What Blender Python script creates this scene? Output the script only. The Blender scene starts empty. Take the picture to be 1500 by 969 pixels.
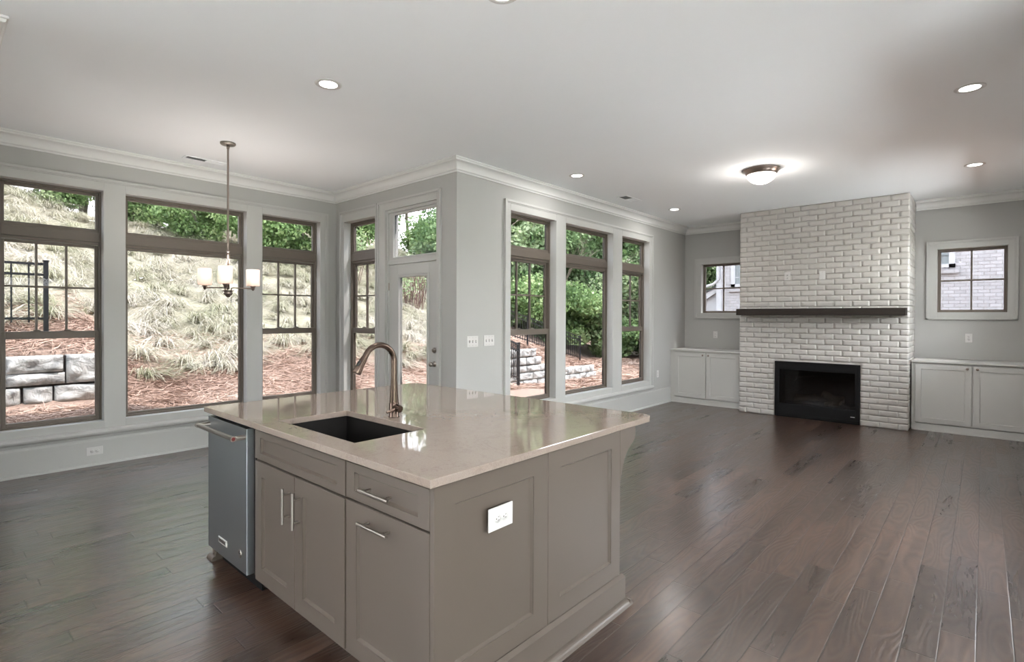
import bpy, math, random
import numpy as np
from mathutils import Matrix, Vector
PI = math.pi
C = bpy.context.scene.collection
SC = bpy.context.scene

# ------------------------------------------------------------------ camera
def setup_camera():
    yaw, pitch, roll, f, cy, h = 0.7297, -0.0071, 0.0034, 772.29, 469.4, 1.4486
    fw = Vector((math.cos(yaw)*math.cos(pitch), math.sin(yaw)*math.cos(pitch), math.sin(pitch)))
    r = Vector((math.sin(yaw), -math.cos(yaw), 0)); u = r.cross(fw)
    r2 = r*math.cos(roll) + u*math.sin(roll); u2 = u*math.cos(roll) - r*math.sin(roll)
    cam = bpy.data.cameras.new('camera'); o = bpy.data.objects.new('camera', cam); C.objects.link(o)
    m = Matrix(((r2.x, u2.x, -fw.x, 0), (r2.y, u2.y, -fw.y, 0), (r2.z, u2.z, -fw.z, h), (0, 0, 0, 1)))
    o.matrix_world = m
    cam.sensor_width = 36; cam.sensor_fit = 'HORIZONTAL'; cam.lens = f/1500*36
    cam.shift_y = -(484.5-cy)/1500; cam.clip_start = 0.05; cam.clip_end = 300
    SC.camera = o
setup_camera()

# ------------------------------------------------------------------ light and exposure
WORLD_STRENGTH = 11.0
SUN_STRENGTH = 20.0
GLASS_TINT = 0.42
DOWNLIGHT_W = 5.0
w = bpy.data.worlds.new('sky'); SC.world = w; w.use_nodes = True
nt = w.node_tree; nt.nodes.clear()
out = nt.nodes.new('ShaderNodeOutputWorld'); bg = nt.nodes.new('ShaderNodeBackground')
tc = nt.nodes.new('ShaderNodeTexCoord'); sp = nt.nodes.new('ShaderNodeSeparateXYZ'); rp = nt.nodes.new('ShaderNodeValToRGB')
nt.links.new(tc.outputs['Generated'], sp.inputs[0]); nt.links.new(sp.outputs['Z'], rp.inputs[0])
rp.color_ramp.elements[0].position = 0.0; rp.color_ramp.elements[0].color = (1.0, 1.0, 1.0, 1)
rp.color_ramp.elements[1].position = 0.6; rp.color_ramp.elements[1].color = (0.80, 0.90, 1.0, 1)
nt.links.new(rp.outputs[0], bg.inputs[0]); bg.inputs[1].default_value = WORLD_STRENGTH
nt.links.new(bg.outputs[0], out.inputs[0])
sun = bpy.data.lights.new('sun', 'SUN'); sun.energy = SUN_STRENGTH; sun.angle = math.radians(1.0); sun.color = (1.0, 0.96, 0.9)
so = bpy.data.objects.new('sun', sun); C.objects.link(so)
so.rotation_euler = Vector((-0.36, 0.30, -0.88)).to_track_quat('-Z', 'Y').to_euler()
SC.view_settings.view_transform = 'Standard'; SC.view_settings.look = 'None'
SC.view_settings.exposure = 1.17; SC.view_settings.gamma = 1.0; SC.view_settings.use_curve_mapping = False
SC.cycles.use_denoising = True
SC.cycles.max_bounces = 12; SC.cycles.diffuse_bounces = 7; SC.cycles.glossy_bounces = 5
SC.cycles.transparent_max_bounces = 16; SC.cycles.sample_clamp_indirect = 6.0
SC.cycles.caustics_reflective = False; SC.cycles.caustics_refractive = False

# ------------------------------------------------------------------ materials
MATS = {}
def new_mat(name):
    m = bpy.data.materials.new(name); m.use_nodes = True; MATS[name] = m
    return m, m.node_tree.nodes, m.node_tree.links, m.node_tree.nodes['Principled BSDF']
def N(nodes, t, **kw):
    n = nodes.new(t)
    for k, v in kw.items(): setattr(n, k, v)
    return n
def rgb(*c): return (c[0], c[1], c[2], 1)
def simple(name, col, rough=0.5, metal=0.0, spec=0.5, var=0.0, vscale=8.0, bump=0.0, bscale=40.0, coat=0.0):
    m, n, l, b = new_mat(name)
    b.inputs['Base Color'].default_value = rgb(*col); b.inputs['Roughness'].default_value = rough
    b.inputs['Metallic'].default_value = metal; b.inputs['Specular IOR Level'].default_value = spec
    b.inputs['Coat Weight'].default_value = coat
    tcn = N(n, 'ShaderNodeTexCoord')
    nz = N(n, 'ShaderNodeTexNoise'); nz.inputs['Scale'].default_value = vscale; nz.inputs['Detail'].default_value = 4
    l.new(tcn.outputs['Object'], nz.inputs['Vector'])
    if var > 0:
        mx = N(n, 'ShaderNodeMixRGB'); mx.inputs[1].default_value = rgb(*[c*(1-var) for c in col]); mx.inputs[2].default_value = rgb(*[min(1, c*(1+var)) for c in col])
        l.new(nz.outputs[0], mx.inputs[0]); l.new(mx.outputs[0], b.inputs['Base Color'])
    if bump > 0:
        nb = N(n, 'ShaderNodeTexNoise'); nb.inputs['Scale'].default_value = bscale; nb.inputs['Detail'].default_value = 3
        l.new(tcn.outputs['Object'], nb.inputs['Vector'])
        bp = N(n, 'ShaderNodeBump'); bp.inputs['Strength'].default_value = bump; bp.inputs['Distance'].default_value = 0.004
        l.new(nb.outputs[0], bp.inputs['Height']); l.new(bp.outputs[0], b.inputs['Normal'])
    return m
simple('wall_paint', (0.405, 0.402, 0.388), 0.75, spec=0.3, var=0.015, vscale=3, bump=0.05, bscale=180)
simple('ceiling_paint', (0.845, 0.865, 0.88), 0.85, spec=0.2, var=0.01, vscale=2, bump=0.05, bscale=150)
simple('crown_paint', (0.68, 0.68, 0.665), 0.5, spec=0.4)
simple('trim_paint', (0.45, 0.45, 0.435), 0.38, spec=0.45, var=0.01, vscale=4)
simple('window_brown', (0.130, 0.107, 0.088), 0.42, spec=0.4, var=0.06, vscale=30)
simple('cabinet_taupe', (0.101, 0.081, 0.067), 0.40, spec=0.4, var=0.02, vscale=5)
simple('cabinet_inside', (0.03, 0.022, 0.02), 0.7)
simple('cabinet_white', (0.50, 0.495, 0.475), 0.40, spec=0.4, var=0.01, vscale=4)
simple('plate_white', (0.58, 0.57, 0.555), 0.32)
simple('plate_slot', (0.10, 0.09, 0.085), 0.5)
simple('nickel', (0.33, 0.30, 0.27), 0.34, metal=1.0)
simple('faucet_metal', (0.115, 0.082, 0.066), 0.24, metal=1.0)
simple('bronze_metal', (0.27, 0.22, 0.19), 0.30, metal=1.0)
simple('dark_rubber', (0.015, 0.014, 0.014), 0.45)
simple('sky_blocker_green', (0.06, 0.09, 0.04), 0.9, var=0.5, vscale=20, bump=1.0, bscale=30)  # for the unseen slabs added to block the sky
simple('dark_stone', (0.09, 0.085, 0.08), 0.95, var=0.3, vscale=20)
simple('red_dot', (0.14, 0.015, 0.015), 0.4)
simple('sink_black', (0.010, 0.009, 0.0085), 0.45, spec=0.25, bump=0.06, bscale=500)
simple('black_steel', (0.005, 0.005, 0.0055), 0.5, spec=0.18, bump=0.03, bscale=300)
simple('log_bark', (0.24, 0.18, 0.12), 0.9, var=0.6, vscale=14, bump=0.8, bscale=45)
simple('log_end', (0.42, 0.30, 0.19), 0.85, var=0.2, vscale=30)
simple('ember', (0.05, 0.045, 0.045), 0.95, var=0.5, vscale=60, bump=0.8, bscale=80)
simple('vent_dark', (0.16, 0.165, 0.165), 0.6)
simple('fence_black', (0.014, 0.015, 0.017), 0.4)
simple('siding_white', (0.46, 0.47, 0.49), 0.5)
simple('roof_shingle', (0.07, 0.07, 0.075), 0.9, var=0.4, vscale=30, bump=0.5, bscale=60)
simple('bounce_concrete', (0.74, 0.73, 0.71), 0.8, var=0.08, vscale=2)  # pale, so the added ground throws daylight indoors
simple('branch_bark', (0.20, 0.165, 0.135), 0.9, var=0.35, vscale=12, bump=0.6, bscale=30)
simple('red_stem', (0.15, 0.085, 0.075), 0.7, var=0.3, vscale=12)

def stainless():
    m, n, l, b = new_mat('stainless')
    b.inputs['Base Color'].default_value = rgb(0.40, 0.43, 0.455); b.inputs['Metallic'].default_value = 1; b.inputs['Roughness'].default_value = 0.34
    t = N(n, 'ShaderNodeTexCoord'); mp = N(n, 'ShaderNodeMapping'); mp.inputs['Scale'].default_value = (2, 2, 400)
    nz = N(n, 'ShaderNodeTexNoise'); nz.inputs['Scale'].default_value = 3
    l.new(t.outputs['Object'], mp.inputs[0]); l.new(mp.outputs[0], nz.inputs['Vector'])
    bp = N(n, 'ShaderNodeBump'); bp.inputs['Strength'].default_value = 0.04; bp.inputs['Distance'].default_value = 0.002
    l.new(nz.outputs[0], bp.inputs['Height']); l.new(bp.outputs[0], b.inputs['Normal'])
stainless()
def quartz():
    m, n, l, b = new_mat('quartz')
    t = N(n, 'ShaderNodeTexCoord')
    nz = N(n, 'ShaderNodeTexNoise'); nz.inputs['Scale'].default_value = 3.2; nz.inputs['Detail'].default_value = 8; nz.inputs['Roughness'].default_value = 0.65; nz.inputs['Distortion'].default_value = 1.6
    l.new(t.outputs['Object'], nz.inputs['Vector'])
    r = N(n, 'ShaderNodeValToRGB'); e = r.color_ramp.elements
    e[0].position = 0.485; e[0].color = rgb(0.29, 0.235, 0.20); e[1].position = 0.515; e[1].color = rgb(0.29, 0.235, 0.20)
    x = e.new(0.50); x.color = rgb(0.255, 0.20, 0.172)
    l.new(nz.outputs[0], r.inputs[0])
    sp2 = N(n, 'ShaderNodeTexNoise'); sp2.inputs['Scale'].default_value = 260; sp2.inputs['Detail'].default_value = 2
    l.new(t.outputs['Object'], sp2.inputs['Vector'])
    mr = N(n, 'ShaderNodeMapRange'); mr.inputs[1].default_value = 0.35; mr.inputs[2].default_value = 0.65; mr.inputs[3].default_value = 0.93; mr.inputs[4].default_value = 1.05
    l.new(sp2.outputs[0], mr.inputs[0])
    mx = N(n, 'ShaderNodeMixRGB', blend_type='MULTIPLY'); mx.inputs[0].default_value = 1
    l.new(r.outputs[0], mx.inputs[1]); l.new(mr.outputs[0], mx.inputs[2]); l.new(mx.outputs[0], b.inputs['Base Color'])
    b.inputs['Roughness'].default_value = 0.035; b.inputs['IOR'].default_value = 1.75; b.inputs['Specular IOR Level'].default_value = 0.6
quartz()
def mantel_wood():
    m, n, l, b = new_mat('mantel_wood')
    t = N(n, 'ShaderNodeTexCoord'); mp = N(n, 'ShaderNodeMapping'); mp.inputs['Scale'].default_value = (2.2, 30, 30)
    nz = N(n, 'ShaderNodeTexNoise'); nz.inputs['Scale'].default_value = 2; nz.inputs['Detail'].default_value = 6
    l.new(t.outputs['Object'], mp.inputs[0]); l.new(mp.outputs[0], nz.inputs['Vector'])
    mx = N(n, 'ShaderNodeMixRGB'); mx.inputs[1].default_value = rgb(0.010, 0.008, 0.007); mx.inputs[2].default_value = rgb(0.040, 0.030, 0.024)
    l.new(nz.outputs[0], mx.inputs[0]); l.new(mx.outputs[0], b.inputs['Base Color']); b.inputs['Roughness'].default_value = 0.6; b.inputs['Specular IOR Level'].default_value = 0.25
    bp = N(n, 'ShaderNodeBump'); bp.inputs['Strength'].default_value = 0.4; bp.inputs['Distance'].default_value = 0.004
    l.new(nz.outputs[0], bp.inputs['Height']); l.new(bp.outputs[0], b.inputs['Normal'])
mantel_wood()
def painted_brick():
    m, n, l, b = new_mat('painted_brick')
    t = N(n, 'ShaderNodeTexCoord')
    nz = N(n, 'ShaderNodeTexNoise'); nz.inputs['Scale'].default_value = 9; nz.inputs['Detail'].default_value = 5; nz.inputs['Roughness'].default_value = 0.6
    l.new(t.outputs['Object'], nz.inputs['Vector'])
    b.inputs['Base Color'].default_value = rgb(0.45, 0.43, 0.405); b.inputs['Roughness'].default_value = 0.5
    nf = N(n, 'ShaderNodeTexNoise'); nf.inputs['Scale'].default_value = 70; nf.inputs['Detail'].default_value = 3
    l.new(t.outputs['Object'], nf.inputs['Vector'])
    ad = N(n, 'ShaderNodeMath', operation='MULTIPLY_ADD'); ad.inputs[1].default_value = 0.15
    l.new(nf.outputs[0], ad.inputs[0]); l.new(nz.outputs[0], ad.inputs[2])
    bp = N(n, 'ShaderNodeBump'); bp.inputs['Strength'].default_value = 0.5; bp.inputs['Distance'].default_value = 0.02
    l.new(ad.outputs[0], bp.inputs['Height']); l.new(bp.outputs[0], b.inputs['Normal'])
painted_brick()
def glass(name, tint, refl=1.0):
    m, n, l, b = new_mat(name); n.remove(b); o = n['Material Output']
    tr = N(n, 'ShaderNodeBsdfTransparent'); tr.inputs[0].default_value = rgb(tint, tint*0.99, tint)
    gl = N(n, 'ShaderNodeBsdfGlossy'); gl.inputs['Roughness'].default_value = 0.0; gl.inputs[0].default_value = rgb(refl, refl, refl)
    lw = N(n, 'ShaderNodeLayerWeight'); lw.inputs[0].default_value = 0.5      # facing: 0 head-on, 1 grazing, same for both sides
    p5 = N(n, 'ShaderNodeMath', operation='POWER'); p5.inputs[1].default_value = 5.0; l.new(lw.outputs['Facing'], p5.inputs[0])
    fr = N(n, 'ShaderNodeMath', operation='MULTIPLY_ADD'); fr.inputs[1].default_value = 0.95; fr.inputs[2].default_value = 0.035; l.new(p5.outputs[0], fr.inputs[0])
    mx = N(n, 'ShaderNodeMixShader'); l.new(fr.outputs[0], mx.inputs[0]); l.new(tr.outputs[0], mx.inputs[1]); l.new(gl.outputs[0], mx.inputs[2]); l.new(mx.outputs[0], o.inputs[0])
glass('window_glass', GLASS_TINT, 0.15)
glass('firebox_glass', 0.42, 1.0)
simple('house_glass', (0.10, 0.13, 0.14), 0.05, spec=0.8)
def emitter(name, col, strength, base=(0.8, 0.8, 0.8)):
    m, n, l, b = new_mat(name); b.inputs['Base Color'].default_value = rgb(*base)
    b.inputs['Emission Color'].default_value = rgb(*col); b.inputs['Emission Strength'].default_value = strength
    b.inputs['Roughness'].default_value = 0.35
emitter('downlight_lens', (1.0, 0.97, 0.93), 3.0)
emitter('dome_glass', (1.0, 0.93, 0.86), 0.85, (0.75, 0.72, 0.70))
def shade_glass():
    # frosted white glass that passes the bulb's light
    m, n, l, b = new_mat('shade_glass'); o = n['Material Output']
    b.inputs['Base Color'].default_value = rgb(0.86, 0.78, 0.74); b.inputs['Roughness'].default_value = 0.3
    ts = N(n, 'ShaderNodeBsdfTranslucent'); ts.inputs[0].default_value = rgb(0.95, 0.88, 0.84)
    mx = N(n, 'ShaderNodeMixShader'); mx.inputs[0].default_value = 0.28
    l.new(b.outputs[0], mx.inputs[1]); l.new(ts.outputs[0], mx.inputs[2]); l.new(mx.outputs[0], o.inputs[0])
shade_glass()

def floor_mat():
    m, n, l, b = new_mat('floor_planks')
    t = N(n, 'ShaderNodeTexCoord'); s = N(n, 'ShaderNodeSeparateXYZ'); l.new(t.outputs['Object'], s.inputs[0])
    def M(op, a, bb=None, c=None):
        q = N(n, 'ShaderNodeMath', operation=op)
        for i, v in enumerate((a, bb, c)):
            if v is None: continue
            if isinstance(v, (int, float)): q.inputs[i].default_value = v
            else: l.new(v, q.inputs[i])
        return q.outputs[0]
    W = 0.1246
    yr = M('DIVIDE', M('SUBTRACT', s.outputs['Y'], 0.0145), W)
    row = M('FLOOR', yr); fy = M('FRACT', yr)
    wn = N(n, 'ShaderNodeTexWhiteNoise', noise_dimensions='1D'); l.new(row, wn.inputs['W'])
    off = M('MULTIPLY', wn.outputs['Value'], 9.0)
    xr = M('DIVIDE', M('ADD', s.outputs['X'], off), 1.05)
    # uneven board lengths
    idx = M('FLOOR', xr); fx = M('FRACT', xr)
    cmb = N(n, 'ShaderNodeCombineXYZ'); l.new(row, cmb.inputs[0]); l.new(idx, cmb.inputs[1])
    wn2 = N(n, 'ShaderNodeTexWhiteNoise', noise_dimensions='3D'); l.new(cmb.outputs[0], wn2.inputs['Vector'])
    rnd = wn2.outputs['Value']
    # grain coordinates
    g = N(n, 'ShaderNodeCombineXYZ')
    l.new(M('ADD', M('MULTIPLY', s.outputs['X'], 1.7), M('MULTIPLY', rnd, 60)), g.inputs[0]); l.new(M('MULTIPLY', s.outputs['Y'], 17), g.inputs[1]); l.new(M('MULTIPLY', rnd, 31), g.inputs[2])
    gn = N(n, 'ShaderNodeTexNoise'); gn.inputs['Scale'].default_value = 1.0; gn.inputs['Detail'].default_value = 6; gn.inputs['Roughness'].default_value = 0.62; gn.inputs['Distortion'].default_value = 0.5
    l.new(g.outputs[0], gn.inputs['Vector'])
    # cathedral rings
    g2 = N(n, 'ShaderNodeCombineXYZ')
    l.new(M('ADD', M('MULTIPLY', s.outputs['X'], 1.1), M('MULTIPLY', rnd, 40)), g2.inputs[0]); l.new(M('MULTIPLY', s.outputs['Y'], 6.5), g2.inputs[1]); l.new(M('MULTIPLY', rnd, 17), g2.inputs[2])
    rn = N(n, 'ShaderNodeTexNoise'); rn.inputs['Scale'].default_value = 1.0; rn.inputs['Detail'].default_value = 1.0
    l.new(g2.outputs[0], rn.inputs['Vector'])
    ring = M('SINE', M('MULTIPLY', rn.outputs[0], 95))
    ring01 = M('MULTIPLY_ADD', ring, 0.5, 0.5)
    # colour
    r = N(n, 'ShaderNodeValToRGB'); e = r.color_ramp.elements
    e[0].position = 0.25; e[0].color = rgb(0.020, 0.0095, 0.0065); e[1].position = 0.8; e[1].color = rgb(0.085, 0.047, 0.032)
    l.new(M('ADD', M('MULTIPLY', gn.outputs[0], 0.85), M('MULTIPLY', ring01, 0.20)), r.inputs[0])
    tone = M('MULTIPLY_ADD', rnd, 0.75, 0.58)
    mx = N(n, 'ShaderNodeMixRGB', blend_type='MULTIPLY'); mx.inputs[0].default_value = 1
    l.new(r.outputs[0], mx.inputs[1]); l.new(tone, mx.inputs[2])
    # joints
    ey = M('MULTIPLY', M('MINIMUM', fy, M('SUBTRACT', 1.0, fy)), W)
    ex = M('MULTIPLY', M('MINIMUM', fx, M('SUBTRACT', 1.0, fx)), 1.05)
    ed = M('MINIMUM', ey, ex)
    gap = N(n, 'ShaderNodeMapRange'); gap.inputs[1].default_value = 0.0006; gap.inputs[2].default_value = 0.0030; l.new(ed, gap.inputs[0])
    mg = N(n, 'ShaderNodeMixRGB'); mg.inputs[1].default_value = rgb(0.02, 0.012, 0.010); l.new(gap.outputs[0], mg.inputs[0]); l.new(mx.outputs[0], mg.inputs[2])
    l.new(mg.outputs[0], b.inputs['Base Color'])
    rr = M('ADD', M('MULTIPLY_ADD', gn.outputs[0], 0.16, 0.20), M('MULTIPLY', rnd, 0.07))
    l.new(rr, b.inputs['Roughness'])
    b.inputs['Specular IOR Level'].default_value = 0.8; b.inputs['Coat Weight'].default_value = 0.5; b.inputs['Coat Roughness'].default_value = 0.22; b.inputs['Coat IOR'].default_value = 1.6
    # bump: hand scraped waves, grain, rings, bevelled joints
    g3 = N(n, 'ShaderNodeCombineXYZ')
    l.new(M('MULTIPLY', s.outputs['X'], 9), g3.inputs[0]); l.new(M('MULTIPLY', s.outputs['Y'], 26), g3.inputs[1]); l.new(M('MULTIPLY', rnd, 31), g3.inputs[2])
    sn = N(n, 'ShaderNodeTexNoise'); sn.inputs['Scale'].default_value = 1.0; sn.inputs['Detail'].default_value = 2; l.new(g3.outputs[0], sn.inputs['Vector'])
    bev = N(n, 'ShaderNodeMapRange'); bev.inputs[1].default_value = 0.0; bev.inputs[2].default_value = 0.004; l.new(ed, bev.inputs[0])
    hgt = M('ADD', M('ADD', M('MULTIPLY', sn.outputs[0], 0.55), M('MULTIPLY', gn.outputs[0], 0.5)), M('ADD', M('MULTIPLY', ring01, 0.22), M('MULTIPLY', bev.outputs[0], 0.6)))
    bp = N(n, 'ShaderNodeBump'); bp.inputs['Strength'].default_value = 0.75; bp.inputs['Distance'].default_value = 0.004
    l.new(hgt, bp.inputs['Height']); l.new(bp.outputs[0], b.inputs['Normal'])
floor_mat()

def island_random(name, stops, rough=0.7, transl=0.35, nscale=0.7):
    """colour by blade / leaf / needle (random per mesh island) and by a slow noise over the place"""
    m, n, l, b = new_mat(name); o = n['Material Output']
    geo = N(n, 'ShaderNodeNewGeometry'); t = N(n, 'ShaderNodeTexCoord')
    nz = N(n, 'ShaderNodeTexNoise'); nz.inputs['Scale'].default_value = nscale; nz.inputs['Detail'].default_value = 3; l.new(t.outputs['Object'], nz.inputs['Vector'])
    ma = N(n, 'ShaderNodeMath', operation='MULTIPLY_ADD'); ma.inputs[1].default_value = 0.5
    mb = N(n, 'ShaderNodeMath', operation='MULTIPLY_ADD'); mb.inputs[1].default_value = 1.5; mb.inputs[2].default_value = -0.5
    l.new(nz.outputs[0], mb.inputs[0]); l.new(geo.outputs['Random Per Island'], ma.inputs[0]); l.new(mb.outputs[0], ma.inputs[2])
    r = N(n, 'ShaderNodeValToRGB'); e = r.color_ramp.elements
    e[0].position = stops[0][0]; e[0].color = rgb(*stops[0][1]); e[1].position = stops[-1][0]; e[1].color = rgb(*stops[-1][1])
    for p, c in stops[1:-1]:
        x = e.new(p); x.color = rgb(*c)
    l.new(ma.outputs[0], r.inputs[0]); l.new(r.outputs[0], b.inputs['Base Color']); b.inputs['Roughness'].default_value = rough
    b.inputs['Specular IOR Level'].default_value = 0.25
    if transl > 0:
        ts = N(n, 'ShaderNodeBsdfTranslucent'); l.new(r.outputs[0], ts.inputs[0])
        mx = N(n, 'ShaderNodeMixShader'); mx.inputs[0].default_value = transl
        l.new(b.outputs[0], mx.inputs[1]); l.new(ts.outputs[0], mx.inputs[2]); l.new(mx.outputs[0], o.inputs[0])
island_random('grass_blades', [(0.1, (0.24, 0.26, 0.15)), (0.4, (0.40, 0.385, 0.29)), (0.7, (0.50, 0.465, 0.40)), (0.95, (0.60, 0.555, 0.50))])
island_random('straw_needles', [(0.1, (0.15, 0.09, 0.065)), (0.4, (0.33, 0.22, 0.17)), (0.75, (0.50, 0.37, 0.30)), (0.95, (0.62, 0.52, 0.44))], transl=0.1)
island_random('leaf_dark', [(0.1, (0.075, 0.13, 0.06)), (0.5, (0.17, 0.27, 0.12)), (0.9, (0.36, 0.46, 0.25))], rough=0.45)
island_random('leaf_mid', [(0.1, (0.12, 0.20, 0.085)), (0.5, (0.26, 0.39, 0.16)), (0.9, (0.48, 0.58, 0.31))], rough=0.45)
island_random('leaf_pale', [(0.1, (0.18, 0.26, 0.13)), (0.5, (0.38, 0.48, 0.27)), (0.9, (0.62, 0.67, 0.48))], rough=0.5)

def ground_mat():
    m, n, l, b = new_mat('pine_straw_ground')
    t = N(n, 'ShaderNodeTexCoord')
    a = N(n, 'ShaderNodeTexNoise'); a.inputs['Scale'].default_value = 30; a.inputs['Detail'].default_value = 8; a.inputs['Roughness'].default_value = 0.75; l.new(t.outputs['Object'], a.inputs['Vector'])
    r = N(n, 'ShaderNodeValToRGB'); e = r.color_ramp.elements
    e[0].position = 0.35; e[0].color = rgb(0.14, 0.09, 0.07); e[1].position = 0.65; e[1].color = rgb(0.42, 0.31, 0.25)
    l.new(a.outputs[0], r.inputs[0]); b.inputs['Roughness'].default_value = 0.95
    r2 = N(n, 'ShaderNodeValToRGB'); e = r2.color_ramp.elements
    e[0].position = 0.35; e[0].color = rgb(0.15, 0.14, 0.10); e[1].position = 0.65; e[1].color = rgb(0.40, 0.37, 0.28); l.new(a.outputs[0], r2.inputs[0])
    s = N(n, 'ShaderNodeSeparateXYZ'); l.new(t.outputs['Object'], s.inputs[0])
    ax = N(n, 'ShaderNodeMapRange'); ax.inputs[1].default_value = 9.0; ax.inputs[2].default_value = 14.0; ax.inputs[3].default_value = 0.0; ax.inputs[4].default_value = 6.0; l.new(s.outputs['X'], ax.inputs[0])
    sb = N(n, 'ShaderNodeMath', operation='SUBTRACT'); l.new(s.outputs['Y'], sb.inputs[0]); l.new(ax.outputs[0], sb.inputs[1])
    ay = N(n, 'ShaderNodeMapRange'); ay.inputs[1].default_value = 8.9; ay.inputs[2].default_value = 9.8; l.new(sb.outputs[0], ay.inputs[0])
    mx = N(n, 'ShaderNodeMixRGB'); l.new(ay.outputs[0], mx.inputs[0]); l.new(r.outputs[0], mx.inputs[1]); l.new(r2.outputs[0], mx.inputs[2]); l.new(mx.outputs[0], b.inputs['Base Color'])
    bp = N(n, 'ShaderNodeBump'); bp.inputs['Strength'].default_value = 0.7; bp.inputs['Distance'].default_value = 0.03; l.new(a.outputs[0], bp.inputs['Height']); l.new(bp.outputs[0], b.inputs['Normal'])
ground_mat()
def stone_mat():
    m, n, l, b = new_mat('rock_face')
    t = N(n, 'ShaderNodeTexCoord')
    a = N(n, 'ShaderNodeTexNoise'); a.inputs['Scale'].default_value = 7; a.inputs['Detail'].default_value = 10; a.inputs['Roughness'].default_value = 0.62; a.inputs['Distortion'].default_value = 0.7; l.new(t.outputs['Object'], a.inputs['Vector'])
    r = N(n, 'ShaderNodeValToRGB'); e = r.color_ramp.elements
    e[0].position = 0.36; e[0].color = rgb(0.27, 0.275, 0.27); e[1].position = 0.60; e[1].color = rgb(0.60, 0.60, 0.575)
    l.new(a.outputs[0], r.inputs[0]); l.new(r.outputs[0], b.inputs['Base Color']); b.inputs['Roughness'].default_value = 0.9
    bp = N(n, 'ShaderNodeBump'); bp.inputs['Strength'].default_value = 1.0; bp.inputs['Distance'].default_value = 0.05; l.new(a.outputs[0], bp.inputs['Height']); l.new(bp.outputs[0], b.inputs['Normal'])
stone_mat()
def house_brick():
    m, n, l, b = new_mat('house_brick')
    t = N(n, 'ShaderNodeTexCoord'); mp = N(n, 'ShaderNodeMapping'); mp.inputs['Rotation'].default_value = (PI/2, 0, PI/2)
    s = N(n, 'ShaderNodeSeparateXYZ'); c = N(n, 'ShaderNodeCombineXYZ'); l.new(t.outputs['Object'], s.inputs[0]); l.new(s.outputs['Y'], c.inputs[0]); l.new(s.outputs['Z'], c.inputs[1])
    k = N(n, 'ShaderNodeTexBrick'); k.inputs['Scale'].default_value = 1.0; k.inputs['Brick Width'].default_value = 0.23; k.inputs['Row Height'].default_value = 0.09
    k.inputs['Mortar Size'].default_value = 0.008; k.inputs['Mortar Smooth'].default_value = 0.3
    k.inputs['Color1'].default_value = rgb(0.34, 0.335, 0.345); k.inputs['Color2'].default_value = rgb(0.43, 0.425, 0.44); k.inputs['Mortar'].default_value = rgb(0.25, 0.235, 0.235)
    l.new(c.outputs[0], k.inputs['Vector']); l.new(k.outputs['Color'], b.inputs['Base Color']); b.inputs['Roughness'].default_value = 0.8
    iv = N(n, 'ShaderNodeMath', operation='SUBTRACT'); iv.inputs[0].default_value = 1; l.new(k.outputs['Fac'], iv.inputs[1])
    bp = N(n, 'ShaderNodeBump'); bp.inputs['Strength'].default_value = 0.6; bp.inputs['Distance'].default_value = 0.01; l.new(iv.outputs[0], bp.inputs['Height']); l.new(bp.outputs[0], b.inputs['Normal'])
house_brick()

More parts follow.
